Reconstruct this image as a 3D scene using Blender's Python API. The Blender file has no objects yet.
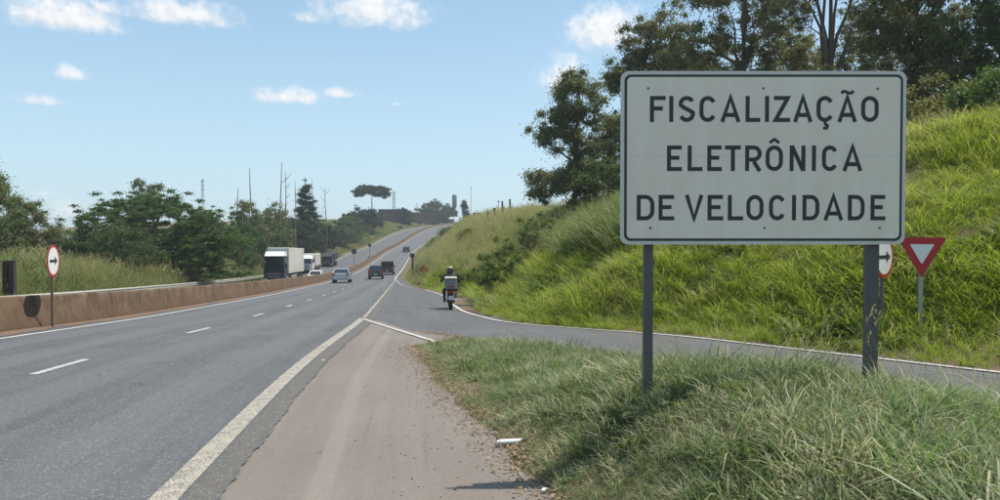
import bpy, math, random
import numpy as np
from mathutils import Vector

R_ = math.radians
scene = bpy.context.scene
col = scene.collection

# ------------------------------------------------------------------ camera
F_PX = 722.0                      # focal length in photo pixels (1000 px wide)
CAM_H = 1.5
PITCH = math.atan(15.0 / F_PX)    # looks slightly down
cam_d = bpy.data.cameras.new("camera")
cam_d.sensor_width = 36.0
cam_d.lens = 36.0 * F_PX / 1000.0
cam_d.clip_start = 0.05
cam_d.clip_end = 9000.0
cam = bpy.data.objects.new("camera", cam_d)
cam.location = (0, 0, CAM_H)
cam.rotation_euler = (math.pi / 2 - PITCH, 0, 0)
col.objects.link(cam)
scene.camera = cam

# ------------------------------------------------------------------ light
SUN_AZ, SUN_EL = R_(78.0), R_(66.0)          # azimuth clockwise from +Y
world = bpy.data.worlds.new("World")
scene.world = world
world.use_nodes = True
world.cycles.sampling_method = 'MANUAL'
world.cycles.sample_map_resolution = 256
sun_d = bpy.data.lights.new("sun", 'SUN')
sun_d.energy = 4.0
sun_d.angle = R_(0.55)
sun_d.color = (1.0, 0.95, 0.86)
sun = bpy.data.objects.new("sun", sun_d)
sdir = Vector((math.sin(SUN_AZ) * math.cos(SUN_EL), math.cos(SUN_AZ) * math.cos(SUN_EL), math.sin(SUN_EL)))
sun.rotation_euler = sdir.to_track_quat('Z', 'Y').to_euler()
sun.location = (40, 20, 60)
col.objects.link(sun)
scene.view_settings.view_transform = 'Standard'
scene.view_settings.look = 'None'
scene.view_settings.exposure = 0.55
scene.view_settings.gamma = 1.0
scene.view_settings.use_curve_mapping = False
scene.render.engine = 'CYCLES'
scene.cycles.max_bounces = 6
scene.cycles.diffuse_bounces = 2
scene.cycles.glossy_bounces = 2
scene.cycles.transmission_bounces = 4
scene.cycles.transparent_max_bounces = 6
scene.cycles.volume_bounces = 1
scene.cycles.use_denoising = True
scene.cycles.denoising_prefilter = 'NONE'
scene.cycles.use_adaptive_sampling = True
scene.cycles.adaptive_threshold = 0.02


class NT:
    """small helper to write node trees"""
    def __init__(self, tree):
        self.t = tree
        self.n = tree.nodes
        self.l = tree.links

    def put(self, sock, v):
        if isinstance(v, bpy.types.NodeSocket):
            self.l.new(v, sock)
        elif isinstance(v, (tuple, list)) and len(v) == 3 and sock.type == 'RGBA':
            sock.default_value = (*v, 1)
        else:
            sock.default_value = v

    def add(self, typ, ins=None, **props):
        nd = self.n.new(typ)
        for k, v in props.items():
            setattr(nd, k, v)
        for k, v in (ins or {}).items():
            self.put(nd.inputs[k], v)
        return nd

    def m(self, op, a, b=0.0, c=0.0, clamp=False):
        nd = self.n.new('ShaderNodeMath')
        nd.operation = op
        nd.use_clamp = clamp
        for i, v in enumerate((a, b, c)):
            self.put(nd.inputs[i], v)
        return nd.outputs[0]

    def noise(self, vec, scale, detail=3.0, rough=0.55, dist=0.0):
        nd = self.add('ShaderNodeTexNoise', {'Scale': scale, 'Detail': detail, 'Roughness': rough, 'Distortion': dist})
        if vec is not None:
            self.l.new(vec, nd.inputs['Vector'])
        return nd.outputs[0]

    def ramp(self, fac, stops, interp='LINEAR'):
        nd = self.n.new('ShaderNodeValToRGB')
        cr = nd.color_ramp
        cr.interpolation = interp
        while len(cr.elements) < len(stops):
            cr.elements.new(0.5)
        for e, (p, c) in zip(cr.elements, stops):
            e.position = p
            e.color = (*c, 1) if not isinstance(c, (int, float)) else (c, c, c, 1)
        self.put(nd.inputs[0], fac)
        return nd.outputs[0]

    def mix(self, fac, a, b, mode='MIX'):
        nd = self.n.new('ShaderNodeMix')
        nd.data_type = 'RGBA'
        nd.blend_type = mode
        self.put(nd.inputs[0], fac)
        self.put(nd.inputs[6], a)
        self.put(nd.inputs[7], b)
        return nd.outputs[2]

    def smooth(self, x, a, b):
        nd = self.add('ShaderNodeMapRange', {'From Min': a, 'From Max': b, 'To Min': 0.0, 'To Max': 1.0}, interpolation_type='SMOOTHSTEP')
        self.put(nd.inputs['Value'], x)
        return nd.outputs[0]


def build_world():
    t = NT(world.node_tree)
    t.n.clear()
    out = t.add('ShaderNodeOutputWorld')
    bg = t.add('ShaderNodeBackground', {'Strength': 0.10})
    sky = t.add('ShaderNodeTexSky', sky_type='NISHITA', sun_disc=False)
    sky.sun_elevation = SUN_EL
    sky.sun_rotation = SUN_AZ
    sky.altitude = 600
    sky.air_density = 1.0
    sky.dust_density = 2.2
    sky.ozone_density = 1.4
    tc = t.add('ShaderNodeTexCoord')
    vec = tc.outputs['Generated']
    sx = t.add('ShaderNodeSeparateXYZ', {'Vector': vec})
    x, y, z = sx.outputs
    az = t.m('ARCTAN2', x, y)
    el = t.m('ARCSINE', z)
    ac = t.add('ShaderNodeCombineXYZ', {'X': az, 'Y': el, 'Z': 0.0}).outputs[0]
    n1 = t.noise(ac, 26.0, 6.0, 0.6)
    n2 = t.noise(ac, 75.0, 4.0, 0.6)
    nn = t.m('ADD', t.m('MULTIPLY', t.m('SUBTRACT', n1, 0.5), 1.5), t.m('MULTIPLY', t.m('SUBTRACT', n2, 0.5), 0.9))
    # cumulus in the picture's part of the sky: (px, py, half width, half height, strength)
    clouds = [(66, 6, 86, 25, 1.0), (183, 7, 74, 20, 1.0), (376, 4, 74, 27, 1.0), (73, 68, 22, 12, .9), (38, 95, 36, 8, .62),
              (291, 93, 44, 12, 1.0), (341, 91, 24, 8, .9), (607, 24, 54, 31, 1.05), (563, 70, 34, 28, .85),
              (72, 205, 30, 13, .7), (40, 190, 16, 4, .5), (396, 103, 14, 4, .45), (306, 15, 18, 8, .6), (110, 3, 60, 14, .7)]
    # and on past the frame, the same kind of small fair-weather clouds
    rnd = random.Random(5)
    for k in range(9):
        a = rnd.uniform(0.75, 2 * math.pi - 0.75)
        e = rnd.uniform(0.10, 0.75)
        w = rnd.uniform(0.05, 0.13)
        clouds.append(('d', a if a < math.pi else a - 2 * math.pi, e, w, w * .32, 1.0))
    dens = shade = None
    for c in clouds:
        if c[0] == 'd':
            ca, ce, wa, we, s = c[1:]
        else:
            px, py, hw, hh, s = c
            ca = math.atan((px - 500) / F_PX)
            k = math.cos(ca)
            ce = math.atan((250 - py) / F_PX * k) - PITCH
            wa, we = hw / F_PX * k * k, hh / F_PX * k
        # flat base: below the centre the cloud is thinner
        dx = t.m('DIVIDE', t.m('SUBTRACT', az, ca), wa)
        dy0 = t.m('DIVIDE', t.m('SUBTRACT', el, ce - we * .35), we * 1.2)
        dy = t.m('MAXIMUM', dy0, t.m('MULTIPLY', dy0, -1.9))
        d = t.m('SQRT', t.m('ADD', t.m('MULTIPLY', dx, dx), t.m('MULTIPLY', dy, dy)))
        v = t.m('MULTIPLY', t.m('SUBTRACT', 1.0, d), s)
        if dens is None:
            dens, shade = v, dy0
        else:
            # shade follows the cloud that is strongest here
            gt = t.m('GREATER_THAN', v, dens)
            shade = t.m('ADD', t.m('MULTIPLY', shade, t.m('SUBTRACT', 1.0, gt)), t.m('MULTIPLY', dy0, gt))
            dens = t.m('MAXIMUM', dens, v)
    dn = t.m('ADD', dens, t.m('MULTIPLY', nn, 0.95))
    mask = t.m('MULTIPLY', t.smooth(dn, 0.0, 0.95), t.smooth(dens, -0.35, 0.25))
    bright = t.m('ADD', t.m('MULTIPLY', shade, 0.5), t.m('MULTIPLY', n2, 0.9))
    ccol = t.ramp(bright, [(0.1, (5.5, 5.6, 5.9)), (0.75, (7.5, 7.35, 7.2))])
    # thin veil of dust near the horizon that the picture shows
    veil = t.m('MULTIPLY', t.m('SUBTRACT', 1.0, t.smooth(el, -0.02, 0.40)), 0.45)
    skyc = t.mix(0.36, sky.outputs[0], (3.3, 5.9, 7.7))
    skyc = t.mix(veil, skyc, (4.7, 6.2, 6.8))
    cc = t.mix(t.m('MULTIPLY', mask, 0.92), skyc, ccol)
    t.l.new(cc, bg.inputs['Color'])
    t.l.new(bg.outputs[0], out.inputs[0])


build_world()


# ------------------------------------------------------------------ numbers: road line, terrain
def pchip(xs, ys):
    xs, ys = np.array(xs, float), np.array(ys, float)
    h = np.diff(xs)
    dl = np.diff(ys) / h
    m = np.zeros(len(xs))
    m[0], m[-1] = dl[0], dl[-1]
    for i in range(1, len(xs) - 1):
        # finite-difference tangents keep the road line smooth
        m[i] = (dl[i - 1] * h[i] + dl[i] * h[i - 1]) / (h[i] + h[i - 1])

    def f(q):
        q = np.asarray(q, float)
        i = np.clip(np.searchsorted(xs, q) - 1, 0, len(xs) - 2)
        u = np.clip((q - xs[i]) / h[i], -0.5, 1.5)
        return ((2 * u**3 - 3 * u**2 + 1) * ys[i] + (u**3 - 2 * u**2 + u) * h[i] * m[i]
                + (-2 * u**3 + 3 * u**2) * ys[i + 1] + (u**3 - u**2) * h[i] * m[i + 1])
    return f


ROAD = [(-60, 9.0, -.1), (-25, 2.6, -.75), (0, -1.45, -1.5), (4.6, -2.13, -1.69), (9.75, -2.84, -1.90), (20.4, -3.9, -2.38),
        (28, -4.9, -2.77), (40, -6.5, -3.37), (60, -9.1, -4.25), (75, -11.0, -4.85), (88, -12.8, -5.35), (125, -16.9, -5.95),
        (175, -21.8, -5.3), (200, -23.6, -4.4), (225, -24.2, -3.3), (275, -22.9, 1.0), (330, -20.5, 4.1), (400, -8, 6.6),
        (520, 20, 7.2), (900, 120, 5), (3200, 800, 4)]
XR = pchip([p[0] for p in ROAD], [p[1] for p in ROAD])
_ZR = pchip([p[0] for p in ROAD], [p[2] for p in ROAD])
ZR = lambda y: _ZR(y) + CAM_H
# right-hand edge of the asphalt (side road, then highway), left edge of the side road, right edge of the shoulder
FOOT = [(-60, 52), (-20, 26), (0, 13.3), (8, 8.5), (10.3, 7.1), (12.9, 5.55), (18, 2.6), (20.8, .55), (23.5, -.35), (31.7, -1.75), (42, -2.9), (52, -4.9),
        (60, -7.2), (75, -9.9), (88, -11.9), (125, -16.1), (175, -21.0), (200, -22.8), (225, -23.4), (275, -22.1), (330, -19.7), (400, -8.2), (520, 20.8), (900, 121), (3200, 801)]
XF = pchip([p[0] for p in FOOT], [p[1] for p in FOOT])
SIDE_L = [(-60, 48), (-20, 22.3), (0, 9.7), (5.1, 6.4), (7.4, 4.95), (10.3, 2.95), (12.2, 1.65), (14.3, -.05), (15.3, -.95), (17, -2.2), (20.4, -3.45)]
XSL = lambda y: np.interp(y, [p[0] for p in SIDE_L], [p[1] for p in SIDE_L])
SHO = [(-60, 12), (-20, 4.5), (0, 1.0), (4.59, .34), (6.15, 0), (8.94, -.74), (12, -1.35), (13.4, -1.62), (14.0, -1.15), (15.3, -.94), (17, -2.2), (20.4, -3.46)]
XSH = lambda y: np.interp(y, [p[0] for p in SHO], [p[1] for p in SHO])
PLAT = pchip([-60, 0, 10, 25, 40, 55, 90, 140, 200, 330, 600, 3200], [5.0, 4.7, 4.2, 2.8, 1.9, 1.5, 1.9, 3.2, 4.3, 5.2, 4.5, 4])
PLATL = pchip([-60, 0, 60, 110, 150, 200, 260, 350, 600, 3200], [-.6, -1.3, -3.5, -4.6, -3.5, 0.8, 4.6, 5.8, 4.5, 4])


def sstep(x, a, b):
    u = np.clip((x - a) / (b - a), 0, 1)
    return u * u * (3 - 2 * u)


def hnoise(x, y):
    return (np.sin(x * .71 + 1.3 * np.sin(y * .37)) + np.sin(y * .83 + 1.1 * np.sin(x * .53 + 1.7)) + .6 * np.sin(x * 1.9 + y * 1.3)
            + .5 * np.sin(x * 2.7 - y * 2.1 + .4)) / 3.1


def road_z(x, y):
    """the level of the asphalt at x, y"""
    t = x - XR(y)
    z = ZR(y) - .015 * np.clip(-t, 0, 7.5) * sstep(y, 10, 25)
    z = z - .03 * np.clip(t, 0, 6) * sstep(y, 14, 22) * (1 - sstep(y, 60, 80))
    z = z - .5 * sstep(-t, 8.2, 9.2)
    return z


def ground_z(x, y, sink=True):
    x, y = np.asarray(x, float), np.asarray(y, float)
    t = x - XR(y)
    base = road_z(x, y)
    z = base.copy()
    # bank on the right
    d = (x - XF(y)) * np.where(y < 25, .86, .98)
    P = PLAT(y) + CAM_H
    wid = np.interp(y, [10, 40, 90, 200], [11, 10, 10, 14])
    u = np.clip(d - .3, 0, None) / wid
    s = np.where(u < .8, u, .8 + .2 * np.tanh((u - .8) / .2))
    s = s - .05 * np.exp(-((u - .12) / .1) ** 2)
    s = np.clip(s, 0, None)
    zb = base + (P - base) * s + np.clip(d - wid, 0, 60) * .012
    zb = zb + .22 * hnoise(x * .5, y * .5) * sstep(d, 1, 5)
    z = np.where(d > 0.0, zb, z)
    # grass verge between shoulder and side road
    dl, dr = x - XSH(y), XSL(y) - x
    isl = (dl > 0) & (dr > 0) & (y < 20.4)
    mound = .62 * sstep(dl, -.1, 1.3) * sstep(dr, .3, 3.3) * (1 - .8 * sstep(y, 5.4, 8.5)) * (1 - .35 * sstep(x, 2.0, 4.5))
    z = np.where(isl, z + mound + .05 * hnoise(x * 2, y * 2) * sstep(dl, .2, 1.0) * sstep(dr, .2, 1), z)
    # land on the far side of the opposite carriageway
    e = -t - 18.6
    PL = PLATL(y) + CAM_H
    zl = base + (PL - base) * sstep(e, 0, np.interp(y, [100, 200], [6, 16])) + .2 * hnoise(x * .3, y * .3) * sstep(e, 1, 6)
    zl = zl - 7.0 * sstep(e, 30, 130) * (1 - sstep(y, 170, 230)) - 9.0 * sstep(e, 60, 240)
    z = np.where(e > 0, zl, z)
    if sink:
        # keep the sheet under the asphalt; distance inside each paved edge
        i1 = np.minimum(t + 17.9, -9.1 - t)
        i2 = np.minimum(t + 7.95, np.where(y < 20.4, XSH(y), XF(y)) - x)
        i3 = np.where(y < 20.4, np.minimum(x - XSL(y), XF(y) - x), -9)
        z = z - .16 * sstep(np.maximum(np.maximum(i1, i2), i3), -.08, .30)
    return z


def at(px, py, Y):
    """the point at ground distance Y that shows at a photo pixel"""
    xc, yc = (px - 500) / F_PX, -(py - 250) / F_PX
    yw = math.cos(PITCH) + yc * math.sin(PITCH)
    zw = -math.sin(PITCH) + yc * math.cos(PITCH)
    k = Y / yw
    return Vector((xc * k, Y, CAM_H + zw * k))


def gx(px, Y):
    return (px - 500) / F_PX * Y * 1.0


def on_ground(px, Y):
    x = gx(px, Y)
    return Vector((x, Y, float(ground_z(np.array([x]), np.array([Y]), False)[0])))


# ------------------------------------------------------------------ mesh helpers
def link(o, parent=None):
    col.objects.link(o)
    if parent is not None:
        o.parent = parent
    return o


def np_mesh(name, V, F, mat, uv=None, tint=None, smooth=False):
    """V (n,3), F (m,k) with the same k for all faces"""
    V = np.ascontiguousarray(V, np.float32)
    F = np.ascontiguousarray(F, np.int32)
    me = bpy.data.meshes.new(name)
    n, (m, k) = len(V), F.shape
    me.vertices.add(n)
    me.vertices.foreach_set('co', V.ravel())
    me.loops.add(m * k)
    me.loops.foreach_set('vertex_index', F.ravel())
    me.polygons.add(m)
    me.polygons.foreach_set('loop_start', np.arange(0, m * k, k, dtype=np.int32))
    me.polygons.foreach_set('loop_total', np.full(m, k, np.int32))
    if smooth:
        me.polygons.foreach_set('use_smooth', np.ones(m, bool))
    if uv is not None:
        ul = me.uv_layers.new(name='UVMap')
        ul.data.foreach_set('uv', np.ascontiguousarray(np.asarray(uv, np.float32)[F.ravel()]).ravel())
    if tint is not None:
        a = me.attributes.new('tint', 'FLOAT', 'FACE')
        a.data.foreach_set('value', np.ascontiguousarray(tint, np.float32))
    me.update(calc_edges=True)
    if mat is not None:
        me.materials.append(mat)
    return me


class MB:
    """collects shapes for one mesh"""
    def __init__(self):
        self.v, self.f, self.sm = [], [], []

    def _add(self, vs, fs, smooth=False):
        o = len(self.v)
        self.v += [tuple(p) for p in vs]
        self.f += [tuple(i + o for i in f) for f in fs]
        self.sm += [smooth] * len(fs)
        return self

    def box(self, c, s, rz=0, bev=0.0, taper=1.0):
        hx, hy, hz = s[0] / 2, s[1] / 2, s[2] / 2
        b = min(bev, hx * .9, hy * .9, hz * .9)
        if b <= 0:
            vs = [(sx * hx * (taper if sz > 0 else 1), sy * hy * (taper if sz > 0 else 1), sz * hz) for sz in (-1, 1) for sx, sy in ((-1, -1), (1, -1), (1, 1), (-1, 1))]
            fs = [(3, 2, 1, 0), (4, 5, 6, 7), (0, 1, 5, 4), (1, 2, 6, 5), (2, 3, 7, 6), (3, 0, 4, 7)]
        else:
            rings = []
            for z, i in ((-hz, b), (-hz + b, 0), (hz - b, 0), (hz, b)):
                k = taper if z > 0 else 1
                ax, ay = (hx - i) * k, (hy - i) * k
                bx, by = (hx - b if i == 0 else hx - i - b * .4) * k, (hy - b if i == 0 else hy - i - b * .4) * k
                rings.append([(-ax, -by, z), (-bx, -ay, z), (bx, -ay, z), (ax, -by, z), (ax, by, z), (bx, ay, z), (-bx, ay, z), (-ax, by, z)])
            vs = [p for r in rings for p in r]
            fs = [tuple(reversed(range(8))), tuple(range(24, 32))]
            for r in range(3):
                fs += [(r * 8 + i, r * 8 + (i + 1) % 8, r * 8 + 8 + (i + 1) % 8, r * 8 + 8 + i) for i in range(8)]
        ca, sa = math.cos(rz), math.sin(rz)
        vs = [(c[0] + x * ca - y * sa, c[1] + x * sa + y * ca, c[2] + z) for x, y, z in vs]
        return self._add(vs, fs)

    def tube(self, pts, rad, n=8, caps=True, smooth=True):
        pts = [Vector(p) for p in pts]
        if not hasattr(rad, '__len__'):
            rad = [rad] * len(pts)
        vs = []
        ref = None
        for i, p in enumerate(pts):
            d = (pts[min(i + 1, len(pts) - 1)] - pts[max(i - 1, 0)]).normalized()
            if ref is None:
                ref = Vector((1, 0, 0)) if abs(d.x) < .8 else Vector((0, 1, 0))
            a = d.cross(ref).normalized()
            b = d.cross(a)
            ref = b.cross(d) * -1 if False else ref
            for k in range(n):
                w = 2 * math.pi * k / n
                vs.append(p + (a * math.cos(w) + b * math.sin(w)) * rad[i])
        fs = []
        for i in range(len(pts) - 1):
            fs += [(i * n + k, i * n + (k + 1) % n, (i + 1) * n + (k + 1) % n, (i + 1) * n + k) for k in range(n)]
        self._add(vs, fs, smooth)
        if caps:
            self._add(vs[:n], [tuple(reversed(range(n)))])
            self._add(vs[-n:], [tuple(range(n))])
        return self

    def lathe(self, c, prof, axis='x', n=16, smooth=True):
        """prof: (r, h) along the axis"""
        vs = []
        for r, h in prof:
            for k in range(n):
                w = 2 * math.pi * k / n
                a, b = r * math.cos(w), r * math.sin(w)
                p = (h, a, b) if axis == 'x' else ((a, h, b) if axis == 'y' else (a, b, h))
                vs.append((c[0] + p[0], c[1] + p[1], c[2] + p[2]))
        fs = []
        for i in range(len(prof) - 1):
            fs += [(i * n + k, i * n + (k + 1) % n, (i + 1) * n + (k + 1) % n, (i + 1) * n + k) for k in range(n)]
        return self._add(vs, fs, smooth)

    def prism(self, poly, y0, y1, frame=None):
        """poly of (x, z) pushed from y0 to y1"""
        n = len(poly)
        vs = [(x, y0, z) for x, z in poly] + [(x, y1, z) for x, z in poly]
        fs = [tuple(range(n)), tuple(reversed(range(n, 2 * n)))] + [(i + n, (i + 1) % n + n, (i + 1) % n, i) for i in range(n)]
        if frame:
            vs = [frame(*p) for p in vs]
        return self._add(vs, fs)

    def loft(self, rings, caps=True, smooth=False):
        n = len(rings[0])
        vs = [p for r in rings for p in r]
        fs = []
        for i in range(len(rings) - 1):
            fs += [(i * n + k, i * n + (k + 1) % n, (i + 1) * n + (k + 1) % n, (i + 1) * n + k) for k in range(n)]
        self._add(vs, fs, smooth)
        if caps:
            self._add(rings[0], [tuple(reversed(range(n)))])
            self._add(rings[-1], [tuple(range(n))])
        return self

    def quad(self, a, b, c, d):
        return self._add([a, b, c, d], [(0, 1, 2, 3)])

    def mesh(self, name, mat):
        me = bpy.data.meshes.new(name)
        me.from_pydata(self.v, [], self.f)
        me.polygons.foreach_set('use_smooth', self.sm)
        if mat:
            me.materials.append(mat)
        me.update()
        return me

    def build(self, name, mat, parent=None):
        return link(bpy.data.objects.new(name, self.mesh(name, mat)), parent)


def tag(o, label=None, cat=None, group=None, kind=None):
    if label:
        o['label'] = label
    if cat:
        o['category'] = cat
    if group:
        o['group'] = group
    if kind:
        o['kind'] = kind
    return o


def thing(name, loc, label, cat, rz=0.0, group=None):
    o = bpy.data.objects.new(name, None)
    o.empty_display_size = .2
    o.location = loc
    o.rotation_euler = (0, 0, rz)
    col.objects.link(o)
    return tag(o, label, cat, group)


# ------------------------------------------------------------------ materials
def mat_new(name):
    m = bpy.data.materials.new(name)
    m.use_nodes = True
    t = NT(m.node_tree)
    t.n.clear()
    out = t.add('ShaderNodeOutputMaterial')
    return m, t, out


def pbsdf(t, out, color, rough=.6, metal=0.0, spec=.4, normal=None, **kw):
    b = t.add('ShaderNodeBsdfPrincipled')
    t.put(b.inputs['Base Color'], color)
    t.put(b.inputs['Roughness'], rough)
    t.put(b.inputs['Metallic'], metal)
    t.put(b.inputs['Specular IOR Level'], spec)
    for k, v in kw.items():
        t.put(b.inputs[k], v)
    if normal is not None:
        t.l.new(normal, b.inputs['Normal'])
    t.l.new(b.outputs[0], out.inputs[0])
    return b


def bump(t, h, strength=.3, dist=.02):
    return t.add('ShaderNodeBump', {'Height': h, 'Strength': strength, 'Distance': dist}).outputs[0]


def simple(name, color, rough=.6, metal=0.0, var=.25, scale=6.0, spec=.4, **kw):
    """paint / metal / plastic with uneven dirt"""
    m, t, out = mat_new(name)
    tc = t.add('ShaderNodeTexCoord').outputs['Object']
    n = t.noise(tc, scale, 5.0, .6)
    n2 = t.noise(tc, scale * 7, 3.0, .6)
    f = t.m('MULTIPLY_ADD', t.m('ADD', n, t.m('MULTIPLY', n2, .5)), var * 1.6, 1.0 - var * 1.2)
    c = t.mix(1.0, color, t.add('ShaderNodeCombineColor', {0: f, 1: f, 2: f}).outputs[0], 'MULTIPLY')
    r = t.m('MULTIPLY_ADD', n, .25, rough - .12, clamp=True)
    pbsdf(t, out, c, r, metal, spec, **kw)
    return m


def leaf_mat(name, dark, light, trans=.35, dry=None, dry_amt=0.0, patch=.12):
    """leaf colour varies leaf by leaf (tint) and in patches over the ground"""
    m, t, out = mat_new(name)
    a = t.add('ShaderNodeAttribute', attribute_name='tint').outputs['Fac']
    rnd = t.add('ShaderNodeObjectInfo').outputs['Random']
    pos = t.add('ShaderNodeNewGeometry').outputs['Position']
    f = t.m('ADD', t.m('MULTIPLY', a, .7), t.m('MULTIPLY', rnd, .3))
    c = t.mix(f, dark, light)
    if dry is not None:
        n = t.m('ADD', t.m('MULTIPLY', t.noise(pos, patch * 6, 4.0, .6), .55), t.m('MULTIPLY', t.noise(pos, patch * 1.1, 3.0, .6), .45))
        n = t.m('MULTIPLY_ADD', t.m('SUBTRACT', n, .5), 1.7, .5)
        d = t.m('ADD', t.m('MULTIPLY', a, .55), t.m('ADD', t.m('MULTIPLY', n, .9), t.m('MULTIPLY', rnd, .25)))
        d = t.smooth(d, 1.35 - dry_amt, 1.6 - dry_amt)
        c = t.mix(d, c, dry)
    df = t.add('ShaderNodeBsdfPrincipled', {'Base Color': c, 'Roughness': .55, 'Specular IOR Level': .3})
    tr = t.add('ShaderNodeBsdfTranslucent', {'Color': t.mix(.5, c, t.mix(1.0, c, (1.3, 1.35, .55), 'MULTIPLY'))})
    mx = t.add('ShaderNodeMixShader', {0: trans})
    t.l.new(df.outputs[0], mx.inputs[1])
    t.l.new(tr.outputs[0], mx.inputs[2])
    t.l.new(mx.outputs[0], out.inputs[0])
    return m


def asphalt(name, base, light, speck=.5, tracks=(), crack_amt=.55):
    """coarse asphalt; uv is (metres from the line, metres along)"""
    m, t, out = mat_new(name)
    uvn = t.add('ShaderNodeUVMap', uv_map='UVMap').outputs[0]
    pos = t.add('ShaderNodeNewGeometry').outputs['Position']
    sp = t.add('ShaderNodeSeparateXYZ', {'Vector': uvn})
    u, v = sp.outputs[0], sp.outputs[1]
    fine = t.noise(pos, 55.0, 3.0, .75)
    mid = t.noise(pos, 9.0, 4.0, .65)
    strv = t.add('ShaderNodeCombineXYZ', {'X': t.m('MULTIPLY', u, 3.2), 'Y': t.m('MULTIPLY', v, .10), 'Z': 0.0}).outputs[0]
    st = t.noise(strv, 1.0, 5.0, .6)
    big = t.noise(pos, .55, 4.0, .6)
    f = t.m('ADD', t.m('MULTIPLY', st, .45), t.m('ADD', t.m('MULTIPLY', mid, .2), t.m('MULTIPLY', big, .35)))
    c = t.mix(t.smooth(f, .32, .68), base, light)
    for (uc, w, cc, amt) in tracks:
        wob = t.m('ADD', u, t.m('MULTIPLY', t.m('SUBTRACT', big, .5), .5 * w))
        g = t.m('SUBTRACT', 1.0, t.smooth(t.m('ABSOLUTE', t.m('SUBTRACT', wob, uc)), w * .45, w))
        c = t.mix(t.m('MULTIPLY', g, amt), c, cc)
    # cracks and stains with their own ragged outlines
    wv = t.add('ShaderNodeVectorMath', {0: pos, 1: t.add('ShaderNodeVectorMath', {0: t.add('ShaderNodeTexNoise', {'Vector': pos, 'Scale': 1.7, 'Detail': 4.0}).outputs['Color'], 1: (.9, .9, .0)}, operation='MULTIPLY').outputs[0]}, operation='ADD').outputs[0]
    cv = t.add('ShaderNodeTexVoronoi', {'Vector': wv, 'Scale': .42}, feature='DISTANCE_TO_EDGE').outputs['Distance']
    crack = t.m('MULTIPLY', t.m('SUBTRACT', 1.0, t.smooth(cv, .003, .012)), t.smooth(t.noise(pos, .23, 3.0, .6), .50, .60))
    c = t.mix(t.m('MULTIPLY', crack, crack_amt), c, (.030, .028, .027))
    stain = t.smooth(t.noise(strv, 2.3, 6.0, .7), .58, .72)
    c = t.mix(t.m('MULTIPLY', stain, .35), c, (base[0] * .6, base[1] * .6, base[2] * .6))
    k = t.m('MULTIPLY_ADD', fine, speck * 2, 1 - speck)
    c = t.mix(1.0, c, t.add('ShaderNodeCombineColor', {0: k, 1: k, 2: k}).outputs[0], 'MULTIPLY')
    vor = t.add('ShaderNodeTexVoronoi', {'Scale': 75.0}, feature='F1')
    t.l.new(pos, vor.inputs['Vector'])
    pale = t.smooth(t.add('ShaderNodeSeparateColor', {0: vor.outputs['Color']}).outputs[0], .86, .95)
    c = t.mix(t.m('MULTIPLY', pale, .5 * speck), c, (.42, .40, .37))
    pbsdf(t, out, c, t.m('MULTIPLY_ADD', mid, .2, .68), 0, .3, bump(t, fine, .55, .012))
    return m


def marking_mat(name, col_=(.62, .60, .55), wear=.45):
    m, t, out = mat_new(name)
    pos = t.add('ShaderNodeNewGeometry').outputs['Position']
    f = t.noise(pos, 60.0, 3.0, .75)
    g = t.noise(pos, 7.0, 4.0, .65)
    h = t.m('ADD', t.m('MULTIPLY', f, .85), t.m('MULTIPLY', g, .25))
    w = t.smooth(h, wear + .02, wear + .18)
    c = t.mix(w, (.10, .095, .09), col_)
    c = t.mix(t.m('MULTIPLY', t.smooth(g, .5, .75), .35), c, (.33, .29, .24))
    pbsdf(t, out, c, .75, 0, .3, bump(t, f, .5, .01))
    return m


M = {}
M['asphalt'] = asphalt('highway asphalt', (.070, .070, .073), (.112, .111, .113), speck=.55,
                       tracks=((.21, .13, (.115, .10, .083), .8), (-1.0, .5, (.125, .124, .126), .5), (-2.6, .5, (.125, .124, .126), .5), (-4.6, .5, (.12, .12, .122), .45), (-6.1, .5, (.12, .12, .122), .45)))
M['asphalt2'] = asphalt('side road asphalt', (.072, .070, .072), (.108, .105, .104), speck=.5)
M['shoulder'] = asphalt('shoulder asphalt', (.150, .124, .103), (.196, .167, .142), speck=.20, crack_amt=.35,
                        tracks=((.95, .11, (.235, .20, .172), .45), (1.75, .25, (.18, .148, .124), .5)))
M['white_line'] = marking_mat('white line', (.38, .335, .27), .42)
M['white_line2'] = marking_mat('white line fresh', (.54, .515, .47), .40)
M['white_dash'] = marking_mat('lane dash', (.46, .45, .43), .40)


def ground_mat():
    m, t, out = mat_new('verge soil')
    pos = t.add('ShaderNodeNewGeometry').outputs['Position']
    a = t.noise(pos, .35, 5.0, .6)
    b = t.noise(pos, 4.0, 5.0, .65)
    c = t.noise(pos, 45.0, 3.0, .7)
    g = t.mix(t.smooth(b, .3, .7), (.075, .085, .030), (.14, .14, .06))
    s = t.mix(t.smooth(c, .3, .7), (.14, .092, .062), (.24, .17, .115))
    k = t.mix(t.smooth(t.m('ADD', t.m('MULTIPLY', a, .6), t.m('MULTIPLY', b, .4)), .40, .58), s, g)
    pbsdf(t, out, k, .9, 0, .15, bump(t, t.m('ADD', b, c), .6, .05))
    return m


M['ground'] = ground_mat()


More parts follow.
